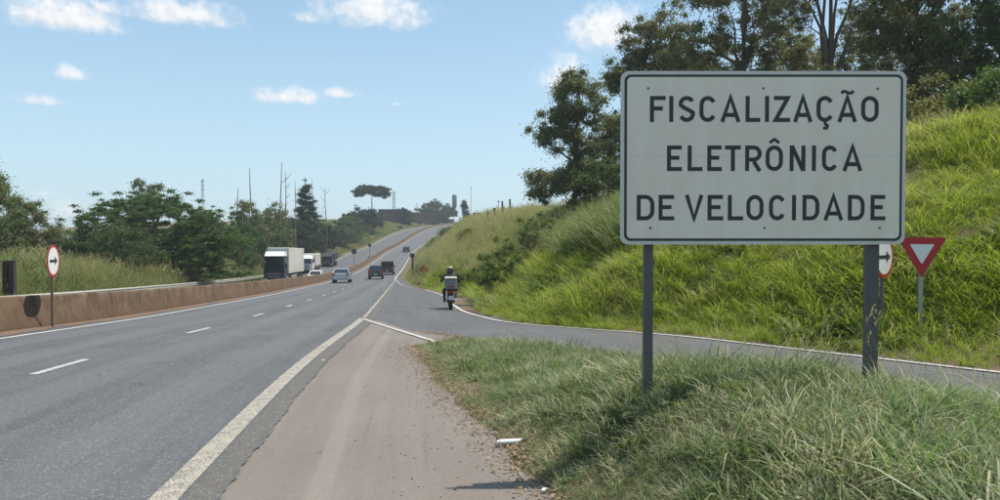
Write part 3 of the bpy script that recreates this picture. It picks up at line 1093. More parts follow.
def scatter(name, P, S, protos, label, cat, seed, tilt=.12):
    rng = np.random.default_rng(seed)
    n = len(P)
    me = bpy.data.meshes.new(name)
    me.vertices.add(n)
    me.vertices.foreach_set('co', np.ascontiguousarray(P, np.float32).ravel())
    for an, arr, ty in (('sc', S, 'FLOAT'), ('vi', rng.integers(0, len(protos), n), 'INT')):
        at_ = me.attributes.new(an, ty, 'POINT')
        at_.data.foreach_set('value', np.ascontiguousarray(arr, np.int32 if ty == 'INT' else np.float32))
    rot = np.stack([rng.normal(0, tilt, n), rng.normal(0, tilt, n), rng.uniform(0, 2 * math.pi, n)], -1)
    at_ = me.attributes.new('rot', 'FLOAT_VECTOR', 'POINT')
    at_.data.foreach_set('vector', np.ascontiguousarray(rot, np.float32).ravel())
    me.update()
    o = link(bpy.data.objects.new(name, me))
    ng = bpy.data.node_groups.new(name + ' scatter', 'GeometryNodeTree')
    ng.interface.new_socket('Geometry', in_out='INPUT', socket_type='NodeSocketGeometry')
    ng.interface.new_socket('Geometry', in_out='OUTPUT', socket_type='NodeSocketGeometry')
    N, L = ng.nodes, ng.links
    gi, go = N.new('NodeGroupInput'), N.new('NodeGroupOutput')
    mp = N.new('GeometryNodeMeshToPoints')
    L.new(gi.outputs[0], mp.inputs['Mesh'])
    jn = N.new('GeometryNodeJoinGeometry')
    for p in reversed(protos):
        oi = N.new('GeometryNodeObjectInfo')
        oi.inputs['Object'].default_value = p
        oi.inputs['As Instance'].default_value = True
        L.new(oi.outputs['Geometry'], jn.inputs[0])
    ip = N.new('GeometryNodeInstanceOnPoints')
    L.new(mp.outputs[0], ip.inputs['Points'])
    L.new(jn.outputs[0], ip.inputs['Instance'])
    ip.inputs['Pick Instance'].default_value = True

    def attr(nm, ty):
        a = N.new('GeometryNodeInputNamedAttribute')
        a.data_type = ty
        a.inputs['Name'].default_value = nm
        return a.outputs['Attribute']
    L.new(attr('vi', 'INT'), ip.inputs['Instance Index'])
    L.new(attr('sc', 'FLOAT'), ip.inputs['Scale'])
    L.new(attr('rot', 'FLOAT_VECTOR'), ip.inputs['Rotation'])
    L.new(ip.outputs[0], go.inputs[0])
    md = o.modifiers.new('scatter', 'NODES')
    md.node_group = ng
    return tag(o, label, cat, kind='stuff')


def in_view(x, y, margin=140):
    px = 500 + x / np.maximum(y, .5) * F_PX
    return (px > -margin) & (px < 1000 + margin)


def rand_field(rng, n, x0, x1, y0, y1):
    return rng.uniform(x0, x1, n), rng.uniform(y0, y1, n)


def grasses():
    rng = np.random.default_rng(11)
    # --- the verge under the large sign
    x, y = rand_field(rng, 120000, -3.5, 12, 1.2, 17.5)
    dl, dr = x - XSH(y), XSL(y) - x
    wob = .12 * hnoise(x * 4, y * 4) + .05
    k = (dl > wob) & (dr > .02) & in_view(x, y, 320)
    dens = np.where(y < 8, 1.0, .62) * (.55 + .45 * sstep(dl, .1, .7))
    k &= rng.random(len(x)) < dens
    x, y, dl, dr = x[k], y[k], dl[k], dr[k]
    z = ground_z(x, y, False)
    s = (.62 + .5 * rng.random(len(x))) * (.45 + .55 * sstep(dl, .0, 1.0)) * (1 + .45 * hnoise(x * 1.3, y * 1.3)) * (1 + .3 * hnoise(x * 5.1, y * 5.1))
    pr = tuft_objs('verge_tuft', M['grass_near'], 7, 1, n=26, h0=.05, h1=.155, w0=.006, w1=.012, radius=.10, bend=1.0, lean=.8)
    scatter('verge_grass', np.stack([x, y, z], -1), s, pr, 'short grey-green grass covering the verge under the large sign', 'grass', 1, .35)
    # longer, broad-bladed grass, thickest round the right-hand post and towards the near right
    x, y = rand_field(rng, 9000, -1.5, 9, 2.0, 14)
    dl, dr = x - XSH(y), XSL(y) - x
    w = sstep(x - .18 * y, -.2, 1.8) * .8 + .05 + .30 * hnoise(x * 1.1 + 4, y * 1.1)
    k = (dl > .55) & (dr > .05) & in_view(x, y, 320) & (rng.random(len(x)) < w * np.where(y < 6, .55, .7))
    x, y, dr = x[k], y[k], dr[k]
    s = (.45 + .55 * rng.random(len(x)) ** 1.6) * (.40 + .60 * sstep(dr, .3, 2.4)) * (1 - .3 * sstep(y, 5.5, 8))
    pr = tuft_objs('long_tuft', M['grass_long'], 6, 2, n=12, h0=.18, h1=.46, w0=.009, w1=.018, radius=.09, bend=1.35, lean=.5, seg=4)
    scatter('long_grass', np.stack([x, y, ground_z(x, y, False)], -1), s, pr, 'long arching green grass round the posts of the large sign', 'grass', 2, .12)
    # a few thin stalks with heads in front of the side road
    x, y = rand_field(rng, 500, 1.5, 8, 3.2, 11)
    k = (x - XSH(y) > .8) & (XSL(y) - x > .05) & in_view(x, y)
    x, y = x[k][:150], y[k][:150]
    pr = tuft_objs('stalk_tuft', M['grass_tall'], 4, 3, n=2, h0=.35, h1=.6, w0=.006, w1=.010, radius=.05, bend=.7, lean=.3, seeds=2)
    scatter('grass_stalks', np.stack([x, y, ground_z(x, y, False)], -1), .7 + .5 * rng.random(len(x)), pr, 'thin seeding grass stalks standing above the verge grass', 'grass', 3, .12)
    # --- bank behind the side road
    x, y = rand_field(rng, 90000, -6, 38, 7, 62)
    d = (x - XF(y)) * .88
    k = (d > .12 + .2 * hnoise(x * 2, y * 2)) & (d < 16) & in_view(x, y)
    k &= rng.random(len(x)) < np.interp(y, [8, 20, 40, 62], [1, .75, .45, .3])
    bare = np.exp(-((y - 37) / 7.0) ** 2) * 2.0
    k &= d > bare
    x, y, d = x[k], y[k], d[k]
    s = (.6 + .5 * rng.random(len(x))) * (.55 + .45 * sstep(d, .2, 1.6)) * (1 + .45 * hnoise(x * .8, y * .8)) * np.interp(y, [10, 60], [1, 1.5])
    pr = tuft_objs('bank_tuft', M['grass_bank'], 7, 4, n=26, h0=.22, h1=.62, w0=.010, w1=.022, radius=.17, bend=1.0, lean=.5)
    scatter('bank_grass', np.stack([x, y, ground_z(x, y, False)], -1), s, pr, 'bright yellow-green grass covering the bank behind the side road', 'grass', 4, .15)
    # scattered big tussocks and broad-leaved weeds break up the bank
    x, y = rand_field(rng, 9000, -4, 34, 8, 50)
    d = (x - XF(y)) * .88
    k = (d > .6) & (d < 15) & in_view(x, y) & (hnoise(x * .9 + 5, y * .9) > .05) & (rng.random(len(x)) < .30)
    x, y = x[k], y[k]
    pr = tuft_objs('tussock', M['grass_bank'], 5, 14, n=46, h0=.35, h1=.95, w0=.012, w1=.026, radius=.20, bend=1.5, lean=.5, seeds=3, seg=4)
    scatter('tussock_grass', np.stack([x, y, ground_z(x, y, False)], -1), .6 + .7 * rng.random(len(x)), pr, 'larger arching tussocks dotted over the bright bank grass', 'grass', 14, .12)
    x, y = rand_field(rng, 26000, -4, 34, 8, 50)
    d = (x - XF(y)) * .88
    k = (d > .4) & (d < 15) & in_view(x, y) & (hnoise(x * .55 + 9, y * .55 + 2) > .32) & (rng.random(len(x)) < .35)
    x, y = x[k], y[k]
    pr = tuft_objs('weed', M['leaf_bush'], 5, 15, n=16, h0=.18, h1=.42, w0=.05, w1=.10, radius=.12, bend=1.3, lean=.9, seg=3)
    scatter('bank_weeds', np.stack([x, y, ground_z(x, y, False) + .05], -1), .7 + .8 * rng.random(len(x)), pr, 'patches of darker broad-leaved weeds on the bank', 'weeds', 15, .15)
    x, y = rand_field(rng, 5000, -2, 9, 2.4, 14)
    dl, dr = x - XSH(y), XSL(y) - x
    k = (dl > .35) & (dr > .1) & in_view(x, y) & (hnoise(x * 1.7 + 2, y * 1.7 + 1) > .25) & (rng.random(len(x)) < .5)
    x, y = x[k], y[k]
    pr = tuft_objs('verge_weed', M['leaf_bush'], 5, 16, n=11, h0=.06, h1=.16, w0=.018, w1=.038, radius=.05, bend=1.3, lean=1.0, seg=3)
    scatter('verge_weeds', np.stack([x, y, ground_z(x, y, False) + .02], -1), .6 + .7 * rng.random(len(x)), pr, 'low broad-leaved weeds among the verge grass', 'weeds', 16, .2)
    # tall seeding grass towards the crest of the bank
    x, y = rand_field(rng, 24000, -14, 40, 12, 110)
    d = (x - XF(y)) * .9
    lim = np.interp(y, [12, 22, 30, 60, 110], [9.0, 7.5, 3.2, 2.2, 2.5])
    k = (d > lim + 1.5 * hnoise(x * .6, y * .6)) & (d < 17) & in_view(x, y)
    k &= rng.random(len(x)) < np.interp(y, [12, 30, 110], [.75, .8, .55]) * (.55 + .6 * sstep(hnoise(x * .45 + 3, y * .45), -.6, .5))
    x, y = x[k], y[k]
    s = (.65 + .5 * rng.random(len(x))) * np.interp(y, [12, 24, 40, 110], [.62, .72, 1.0, 1.25])
    pr = tuft_objs('tall_tuft', M['grass_tall'], 6, 5, n=24, h0=.7, h1=1.45, w0=.014, w1=.030, radius=.25, bend=.8, lean=.3, seeds=7, seg=4)
    scatter('tall_grass', np.stack([x, y, ground_z(x, y, False)], -1), s, pr, 'tall yellowish seeding grass along the crest of the bank', 'grass', 5, .10)
    # reeds, broad and pale, in the fold of the bank left of the large sign
    x, y = rand_field(rng, 7000, -2, 16, 24, 56)
    d = (x - XF(y)) * .9
    px = 500 + x / y * F_PX
    k = (d > 3.6 + .8 * hnoise(x, y)) & (d < 12) & (px > 528) & (px < 720) & (hnoise(x * .5 + 1, y * .5 + 2) > -.45) & (rng.random(len(x)) < .55)
    x, y = x[k], y[k]
    pr = tuft_objs('reed_tuft', M['cane'], 6, 9, n=24, h0=.8, h1=1.75, w0=.03, w1=.06, radius=.3, bend=1.0, lean=.35, seg=4)
    scatter('reed_grass', np.stack([x, y, ground_z(x, y, False)], -1), .6 + .5 * rng.random(len(x)), pr, 'broad-bladed pale green reeds on the bank left of the large sign', 'grass', 9, .1)
    # --- slopes further along, both sides of the road
    x, y = rand_field(rng, 70000, -46, 20, 55, 345)
    d = x - XF(y)
    k = (d > .4) & (d < 26) & in_view(x, y, 20) & (rng.random(len(x)) < .8)
    x, y, d = x[k], y[k], d[k]
    s = (.6 + .6 * rng.random(len(x))) * np.interp(y, [55, 150, 240, 340], [.9, 1.2, 1.1, .9]) * (.4 + .6 * sstep(d, .3, 4))
    pr = tuft_objs('slope_tuft', M['grass_far'], 6, 6, n=30, h0=.35, h1=.95, w0=.03, w1=.06, radius=.5, bend=.9, lean=.5, seeds=2)
    scatter('slope_grass', np.stack([x, y, ground_z(x, y, False)], -1), s, pr, 'rough grass on the slope beside the climbing highway', 'grass', 6, .12)
    x, y = rand_field(rng, 60000, -100, -28, 95, 360)
    e = XR(y) - x - 18.3
    k = (e > .3) & (e < 42) & in_view(x, y, 10) & (rng.random(len(x)) < .7)
    x, y, e = x[k], y[k], e[k]
    s = (.5 + .5 * rng.random(len(x))) * np.interp(y, [95, 340], [.8, 1.5]) * (.5 + .5 * sstep(e, .3, 2.5))
    scatter('slope_grass', np.stack([x, y, ground_z(x, y, False)], -1), s, pr, 'rough grass on the slope left of the oncoming carriageway', 'grass', 7, .12)
    # tall guinea grass behind the guardrail
    x, y = rand_field(rng, 30000, -75, -18, 22, 112)
    e = XR(y) - x - 18.3
    k = (e > .55) & (e < 24) & in_view(x, y, 60)
    k &= rng.random(len(x)) < np.where(e < 9, .9, .35)
    x, y, e = x[k], y[k], e[k]
    s = (.6 + .45 * rng.random(len(x))) * (.55 + .45 * sstep(e, .4, 2.5)) * 1.15 * (1 + .25 * hnoise(x * .5, y * .5))
    pr = tuft_objs('guinea_tuft', M['grass_guinea'], 6, 8, n=30, h0=.9, h1=1.9, w0=.022, w1=.045, radius=.4, bend=.75, lean=.3, seeds=5, seg=4)
    scatter('guinea_grass', np.stack([x, y, ground_z(x, y, False)], -1), s, pr, 'tall pale green grass growing behind the guardrail', 'grass', 8, .08)
    # grass on the strip between barrier and carriageway of the far dip
    # --- dry leaf litter and grit along the shoulder edge
    n = 5200
    y = rng.uniform(2.4, 16.5, n)
    x = XSH(y) + rng.normal(.06, .17, n)
    z = np.maximum(ground_z(x, y, False), road_z(x, y)) + .006
    a, b = rng.uniform(0, 6.28, n), rng.normal(0, .5, n)
    u = np.stack([np.cos(a), np.sin(a), b * .5], -1) * rng.uniform(.010, .034, n)[:, None]
    v = np.stack([-np.sin(a), np.cos(a), rng.normal(0, .4, n)], -1) * rng.uniform(.004, .011, n)[:, None]
    c = np.stack([x, y, z], -1)
    V = np.stack([c - u, c + v, c + u, c - v], 1).reshape(-1, 3)
    me = np_mesh('leaf_litter', V, np.arange(4 * n).reshape(-1, 4), M['dry_leaf'], tint=rng.random(n))
    tag(link(bpy.data.objects.new('leaf_litter', me)), 'dry brown leaves and straw along the shoulder edge', 'leaf litter', kind='stuff')
    n = 420
    y = 2.8 + 11 * rng.random(n) ** 1.3
    lo, hi = XR(y) + .35, XSH(y)
    x = lo + (hi - lo) * np.clip(rng.beta(3.2, 1.3, n), 0, 1)
    r = rng.uniform(.003, .009, n)
    z = road_z(x, y) - .012
    oct_ = np.array([(1, 0, .2), (0, 1, .3), (-1, 0, .2), (0, -1, .25), (0, 0, 1), (0, 0, -.3)])
    c = np.stack([x, y, z], -1)
    V = (c[:, None] + oct_[None] * r[:, None, None] * rng.uniform(.6, 1.3, (n, 6, 1))).reshape(-1, 3)
    f = np.array([(0, 1, 4), (1, 2, 4), (2, 3, 4), (3, 0, 4), (1, 0, 5), (2, 1, 5), (3, 2, 5), (0, 3, 5)])
    F = (np.arange(n)[:, None, None] * 6 + f[None]).reshape(-1, 3)
    tag(link(bpy.data.objects.new('road_grit', np_mesh('road_grit', V, F, M['stone']))), 'dark grit scattered over the brownish shoulder', 'grit', kind='stuff')


grasses()


# ------------------------------------------------------------------ trees
def leaf_cloud(rng, C, Rr, n_per, ll, lw, droop, flat=.75, tint_c=None):
    """leaves round cluster centres C with radius Rr"""
    m = len(C)
    cnt = np.maximum((n_per * (Rr / Rr.mean()) ** 2).astype(int), 6)
    idx = np.repeat(np.arange(m), cnt)
    n = len(idx)
    g = rng.normal(0, 1, (n, 3))
    g /= np.linalg.norm(g, axis=1, keepdims=True)
    rr = np.abs(rng.normal(0, .62, n)) + .08
    off = g * rr[:, None] * Rr[idx][:, None]
    off[:, 2] *= flat
    c = C[idx] + off
    d = rng.normal(0, 1, (n, 3))
    d += g * .8
    d[:, 2] -= droop * 2
    d /= np.linalg.norm(d, axis=1, keepdims=True)
    e = np.cross(d, rng.normal(0, 1, (n, 3)))
    e /= np.linalg.norm(e, axis=1, keepdims=True) + 1e-9
    L = ll * rng.uniform(.6, 1.3, n)[:, None]
    W = lw * rng.uniform(.7, 1.3, n)[:, None]
    V = np.stack([c - d * L / 2, c + e * W / 2 - d * L * .05, c + d * L / 2, c - e * W / 2 - d * L * .05], 1).reshape(-1, 3)
    F = np.arange(4 * n).reshape(-1, 4)
    tc = rng.random(m) if tint_c is None else tint_c
    T = np.clip(.45 * tc[idx] + .55 * rng.random(n), 0, 1)
    return V, F, T


def tree(name, label, base, ells, n_clus, n_leaf, crad, leaf, mat, bark, seed, trunk_r=.2, droop=.2, cat='tree', group=None, limbs=7, flat=.75, lean=(0, 0), inner=.5, fork=.3):
    rng = np.random.default_rng(seed)
    root = thing(name, base, label, cat, 0, group)
    E = np.array(ells, float)
    vol = E[:, 3] * E[:, 4] * E[:, 5]
    pick = rng.choice(len(E), n_clus, p=vol**.8 / (vol**.8).sum())
    g = rng.normal(0, 1, (n_clus, 3))
    g /= np.linalg.norm(g, axis=1, keepdims=True)
    r = inner + (1 - inner) * rng.random(n_clus) ** .7
    r *= 1 + .10 * rng.normal(0, 1, n_clus)
    C = E[pick, :3] + g * r[:, None] * E[pick, 3:]
    C[:, 2] = np.maximum(C[:, 2], .15)
    Rr = crad * rng.uniform(.55, 1.35, n_clus)
    V, F, T = leaf_cloud(rng, C, Rr, n_leaf, leaf[0], leaf[1], droop, flat)
    link(bpy.data.objects.new('crown', np_mesh('crown', V, F, mat, tint=T)), root)
    # wood: trunk, limbs to spread clusters, thin branches to every second cluster
    mb = MB()
    top = float((E[:, 2] + E[:, 5] * .5).max())
    cx, cy = float(np.average(E[:, 0], weights=vol)), float(np.average(E[:, 1], weights=vol))
    tp = []
    for k in range(7):
        u = k / 6
        tp.append(Vector((cx * u**1.5 + lean[0] * u + .12 * math.sin(u * 5 + seed) * u * trunk_r * 4, cy * u**1.5 + lean[1] * u + .1 * math.cos(u * 4 + seed) * u, top * u - .3 * (k == 0))))
    mb.tube(tp, [trunk_r * (1.25 if k == 0 else 1 - .13 * k) for k in range(7)], 8)
    far = [int(rng.integers(n_clus))]
    dmin = np.linalg.norm(C - C[far[0]], axis=1)
    for _ in range(limbs - 1):
        j = int(dmin.argmax())
        far.append(j)
        dmin = np.minimum(dmin, np.linalg.norm(C - C[j], axis=1))
    nodes = [Vector(p) for p in tp[2:]]
    for j in far:
        e = Vector(C[j])
        u = min(max(fork + .45 * (e.z / max(top, .1)) - .15 + rng.uniform(-.1, .1), .12), .85)
        i = int(u * 6)
        s = tp[i].lerp(tp[min(i + 1, 6)], u * 6 - i)
        pts = []
        for k in range(6):
            w = k / 5
            p = s.lerp(e, w)
            p.z += math.sin(w * math.pi) * .12 * (e - s).length * (.6 if e.z > s.z else -.4)
            p += Vector(rng.normal(0, .03, 3)) * (e - s).length * (0 < k < 5)
            pts.append(p)
        r0 = trunk_r * .5
        mb.tube(pts, [max(r0 * (1 - .85 * k / 5), .012) for k in range(6)], 6)
        nodes += pts[1:]
    NA = np.array([tuple(p) for p in nodes])
    for j in range(0, n_clus, 2):
        e = C[j]
        q = np.linalg.norm(NA - e, axis=1) + 1.2 * np.maximum(NA[:, 2] - e[2], 0)
        s = NA[int(q.argmin())]
        mid = (s + e) / 2 + rng.normal(0, .06, 3) * np.linalg.norm(e - s)
        mb.tube([s, mid, e], [trunk_r * .14, trunk_r * .10, .010], 4, caps=False)
    mb.build('trunk', bark, root)
    return root


def grass_top(px, Y):
    return on_ground(px, Y)


def right_trees():
    def put(px, Y, top_py, label, ells_f, n_clus, n_leaf, crad, leaf, mat, seed, **kw):
        b = on_ground(px, Y)
        H = at(px, top_py, Y).z - b.z
        k = Y / F_PX
        return tree(kw.pop('name', 'eucalyptus_tree'), label, b, ells_f(H, k), n_clus, n_leaf, crad, leaf, mat, kw.pop('bark', M['bark']), seed, **kw)
    G = 'trees on the crest of the bank'
    # A: lone tree left of the sign, uneven outline
    put(574, 47, 66, 'ragged eucalyptus tree standing left of the large sign against the sky',
        lambda H, k: [(0, 0, H * .80, 26 * k, 20 * k, H * .17), (-22 * k, 0, H * .60, 26 * k, 20 * k, H * .14), (16 * k, 0, H * .55, 36 * k, 22 * k, H * .25), (-24 * k, 2, H * .26, 24 * k, 20 * k, H * .12), (14 * k, 0, H * .28, 40 * k, 24 * k, H * .20)],
        330, 170, .48, (.21, .07), M['leaf_euc'], 31, trunk_r=.17, droop=.55, group=G, limbs=9, inner=.3)
    # B: taller, behind the sign's left edge
    put(655, 52, 4, 'tall eucalyptus tree rising above the left half of the large sign',
        lambda H, k: [(0, 0, H * .84, 44 * k, 26 * k, H * .14), (-26 * k, 0, H * .66, 30 * k, 24 * k, H * .14), (24 * k, 0, H * .62, 50 * k, 26 * k, H * .2), (0, 0, H * .35, 50 * k, 26 * k, H * .22)],
        430, 130, .52, (.22, .08), M['leaf_olive'], 37, trunk_r=.22, droop=.4, group=G, limbs=9, inner=.3)
    put(742, 46, -70, 'broad olive-leaved tree above the middle of the large sign',
        lambda H, k: [(0, 0, H * .82, 70 * k, 40 * k, H * .18), (-30 * k, 0, H * .55, 50 * k, 30 * k, H * .18), (36 * k, 0, H * .5, 52 * k, 30 * k, H * .16), (0, 0, H * .28, 60 * k, 30 * k, H * .16)],
        470, 125, .52, (.21, .075), M['leaf_olive'], 41, trunk_r=.24, droop=.35, group=G, limbs=10, inner=.25)
    put(828, 40, -110, 'open-crowned tree with bare limbs showing above the sign right half',
        lambda H, k: [(-10 * k, 0, H * .86, 70 * k, 44 * k, H * .14), (-48 * k, 0, H * .60, 34 * k, 30 * k, H * .10), (52 * k, 0, H * .60, 40 * k, 30 * k, H * .14), (0, 0, H * .34, 66 * k, 30 * k, H * .12)],
        250, 125, .46, (.18, .065), M['leaf_olive'], 43, trunk_r=.22, droop=.35, group=G, limbs=12, inner=.35, fork=.12)
    put(915, 36, -120, 'dense dark-leaved tree right of the large sign',
        lambda H, k: [(0, 0, H * .80, 74 * k, 46 * k, H * .2), (-14 * k, 0, H * .5, 62 * k, 40 * k, H * .2), (10 * k, 0, H * .26, 60 * k, 36 * k, H * .18)],
        450, 130, .47, (.18, .08), M['leaf_olive'], 47, trunk_r=.22, droop=.25, group=G, limbs=9, inner=.2)
    put(1010, 33, -130, 'tall leafy tree behind the seeding grass at the top of the bank',
        lambda H, k: [(0, 0, H * .78, 90 * k, 50 * k, H * .22), (-26 * k, 0, H * .45, 66 * k, 44 * k, H * .2), (0, 0, H * .22, 70 * k, 40 * k, H * .16)],
        450, 130, .47, (.17, .08), M['leaf_mid'], 53, trunk_r=.22, droop=.25, group=G, limbs=9, inner=.2)
    put(1120, 30, -140, 'leafy tree furthest along the crest past the yield sign',
        lambda H, k: [(0, 0, H * .75, 90 * k, 50 * k, H * .25), (0, 0, H * .35, 80 * k, 40 * k, H * .25)],
        160, 180, .75, (.2, .09), M['leaf_mid'], 59, trunk_r=.22, droop=.25, group=G)
    # second row, further back, seen through the gaps
    for i, (px, Y, top, lab) in enumerate(((700, 66, 20, 'dark tree of the back row behind the broad olive-leaved tree'), (790, 62, 8, 'dark tree of the back row behind the open-crowned tree'),
                                           (870, 60, -10, 'dark tree of the back row between the open-crowned and the dense tree'), (960, 56, -20, 'dark tree of the back row behind the seeding grass'))):
        put(px, Y, top, lab, lambda H, k: [(0, 0, H * .74, 52 * k, 34 * k, H * .24), (0, 0, H * .4, 62 * k, 36 * k, H * .28)], 230, 110, .62, (.26, .10),
            M['leaf_euc'], 61 + i, trunk_r=.2, droop=.35, group='back row of trees on the bank', limbs=7, inner=.25)
    # understorey at the top of the bank
    Gb = 'shrubs along the crest of the bank'
    for i, (px, Y, w, top, mt, lab) in enumerate(((612, 44, 40, 150, 'leaf_mid', 'leafy shrub at the left edge of the large sign'), (930, 29, 46, 70, 'leaf_olive', 'olive shrub beside the right edge of the large sign'),
                                                  (988, 27, 40, 66, 'leaf_dark', 'dark shrub behind the reddish seeding grass'), (1050, 25, 50, 50, 'leaf_mid', 'mid green shrub on the bank beyond the dark shrub'))):
        put(px, Y, top, lab, lambda H, k: [(0, 0, H * .55, w * k, w * .8 * k, H * .45), (w * .4 * k, 0, H * .35, w * .7 * k, w * .6 * k, H * .3)], 90, 170, .42, (.14, .065), M[mt], 81 + i,
            name='shrub', cat='shrub', trunk_r=.07, droop=.2, group=Gb, limbs=6, inner=.3)
    # bushes on the lower bank
    Gc = 'bushes on the lower bank'
    for i, (px, Y, hpx, w, mt, lab) in enumerate(((500, 31, 62, 27, 'leaf_bush', 'rounded green bush above the bend of the side road'), (538, 36, 50, 22, 'leaf_bush', 'grey-green bush beside the rounded bush on the bank'),
                                                  (466, 47, 17, 11, 'leaf_bush', 'low green bush by the dirt patch'), (468, 75, 13, 9, 'leaf_bush', 'dark bush below the row of fence posts'),
                                                  (438, 118, 9, 8, 'leaf_bush', 'green bush low on the slope by the highway edge'), (448, 140, 8, 7, 'leaf_bush', 'green bush higher on the slope by the highway edge'))):
        b = on_ground(px, Y)
        k = Y / F_PX
        H = hpx * k
        tree('bush', lab, b, [(0, 0, H * .5, w * k, w * .9 * k, H * .5), (-w * .4 * k, 0, H * .3, w * .6 * k, w * .6 * k, H * .3)], 70, 120, .24 * max(1, Y / 40), (.10 * max(1, Y / 45), .045 * max(1, Y / 45)), M[mt], M['bark'], 91 + i,
             trunk_r=.05, droop=.1, cat='bush', group=Gc, limbs=5, inner=.4)


def left_trees():
    G = 'trees beyond the oncoming carriageway'

    def clear(px, Y, hw=8):
        while gx(px, Y) > float(XR(Y)) - 20.5 - .7 * hw * Y / F_PX:
            Y += 2
        return Y

    def put(px, Y, top_py, name, label, ells_f, n_clus, n_leaf, crad, leaf, mat, seed, **kw):
        Y0, Y = Y, clear(px, Y, kw.pop('hw', 14))
        g = Y / Y0
        crad, leaf = crad * g, (leaf[0] * g, leaf[1] * g)
        b = on_ground(px, Y)
        H = at(px, top_py, Y).z - b.z
        return tree(name, label, b, ells_f(H, Y / F_PX), n_clus, n_leaf, crad, leaf, M[mat], kw.pop('bark', M['bark']), seed, group=kw.pop('group', G), **kw)
    put(155, 68, 192, 'spreading_tree', 'broad dark green tree with flat spreading crown behind the guardrail',
        lambda H, k: [(-8 * k, 0, H * .36, 84 * k, 46 * k, H * .60), (-8 * k, 0, H * .36, 82 * k, 44 * k, H * .60), (52 * k, 0, H * .26, 48 * k, 36 * k, H * .50), (-4 * k, 0, H * .60, 64 * k, 38 * k, H * .36), (0, 0, H * .3, 70 * k, 36 * k, H * .3)],
        1600, 125, .44, (.15, .10), 'leaf_dark', 101, trunk_r=.3, droop=.0, limbs=14, flat=.42, inner=.80, hw=34)
    put(120, 62, 222, 'tree', 'olive green tree in front of the broad flat-crowned tree', lambda H, k: [(0, 0, H * .6, 30 * k, 22 * k, H * .4), (8 * k, 0, H * .4, 34 * k, 22 * k, H * .3)], 110, 170, .5, (.16, .08), 'leaf_mid', 103, trunk_r=.12, droop=.3)
    put(247, 78, 222, 'tree', 'fresh green rounded tree at the right end of the broad flat-crowned tree', lambda H, k: [(0, 0, H * .6, 22 * k, 20 * k, H * .38), (-8 * k, 0, H * .35, 26 * k, 20 * k, H * .3)], 110, 170, .5, (.17, .1), 'leaf_dark', 104, trunk_r=.12, droop=.1)
    put(147, 96, 178, 'tree', 'small-crowned tree peeping over the broad flat-crowned tree', lambda H, k: [(0, 0, H * .90, 17 * k, 14 * k, H * .09), (-6 * k, 0, H * .6, 22 * k, 16 * k, H * .2)], 70, 140, .6, (.25, .12), 'leaf_euc', 105, trunk_r=.2, droop=.3)
    put(22, 58, 196, 'tree', 'loose-leaved tree behind the round sign with the red ring', lambda H, k: [(-6 * k, 0, H * .78, 34 * k, 26 * k, H * .2), (18 * k, 0, H * .55, 26 * k, 22 * k, H * .2), (-20 * k, 0, H * .4, 34 * k, 24 * k, H * .28)], 150, 150, .5, (.18, .08), 'leaf_euc', 107, trunk_r=.16, droop=.35, inner=.3)
    put(-22, 52, 160, 'tree', 'tall dark tree beside the loose-leaved tree', lambda H, k: [(0, 0, H * .75, 34 * k, 26 * k, H * .25), (0, 0, H * .4, 42 * k, 30 * k, H * .3)], 150, 170, .55, (.18, .09), 'leaf_mid', 108, trunk_r=.2, droop=.3)
    put(44, 84, 232, 'tree', 'thin tree of the back row behind the round sign', lambda H, k: [(0, 0, H * .6, 26 * k, 20 * k, H * .4)], 70, 130, .6, (.25, .11), 'leaf_euc', 109, trunk_r=.12, droop=.3)
    # mixed belt between the spreading tree and the hill
    belt = [(222, 120, 226, 20, 'leaf_euc', 'small grey-green tree in the tree belt beside the broad flat-crowned tree'), (246, 112, 198, 16, 'leaf_euc', 'slender grey-green tree of the belt under the leaning dead trunk'),
            (262, 105, 212, 20, 'leaf_mid', 'dark mid-height tree of the belt above the big truck'), (276, 118, 202, 14, 'leaf_euc', 'narrow tree of the belt beside the tall dead trunks'),
            (292, 112, 216, 20, 'leaf_blue', 'dark tree of the belt behind the trailer of the big truck'), (322, 128, 220, 20, 'leaf_blue', 'dark rounded tree of the belt right of the conifer'),
            (338, 150, 228, 17, 'leaf_mid', 'low rounded tree at the foot of the grassy slope'), (352, 205, 216, 15, 'leaf_mid', 'small rounded tree at the top of the grassy slope'),
            (206, 130, 224, 22, 'leaf_mid', 'dark tree of the belt rising behind the broad flat-crowned tree'), (236, 96, 238, 16, 'leaf_dark', 'low green tree filling the gap before the big truck')]
    for i, (px, Y, top, w, mt, lab) in enumerate(belt):
        put(px, Y, top, 'tree', lab, lambda H, k: [(0, 0, H * .72, w * k, w * k, H * .28), (w * .3 * k, 0, H * .42, w * 1.15 * k, w * k, H * .3), (-w * .3 * k, 0, H * .2, w * 1.1 * k, w * k, H * .2)], 165, 108, .62, (.28, .135), mt, 111 + i, trunk_r=.18, droop=.3, inner=.4)
    # conifer-like tree
    YC = clear(306, 118)
    b = on_ground(306, YC)
    H = at(306, 180, YC).z - b.z
    k = YC / F_PX
    ells = [(0, 0, H * u, (19 * (1 - u) ** .75 + 2.5) * k, (19 * (1 - u) ** .75 + 2.5) * k, H * .05) for u in (.25, .35, .45, .55, .64, .73, .81, .88, .95)]
    tree('conifer_tree', 'tall dark pointed conifer above the oncoming traffic', b, ells, 260, 130, .75, (.36, .13), M['leaf_blue'], M['bark'], 131, trunk_r=.28, droop=.35, group=G, limbs=14, flat=.5, inner=.5)
    # flat-topped tree on the hill and the dark bush under it
    b = on_ground(372, 310)
    Y, k = 310, 310 / F_PX
    H = at(372, 185, Y).z - b.z
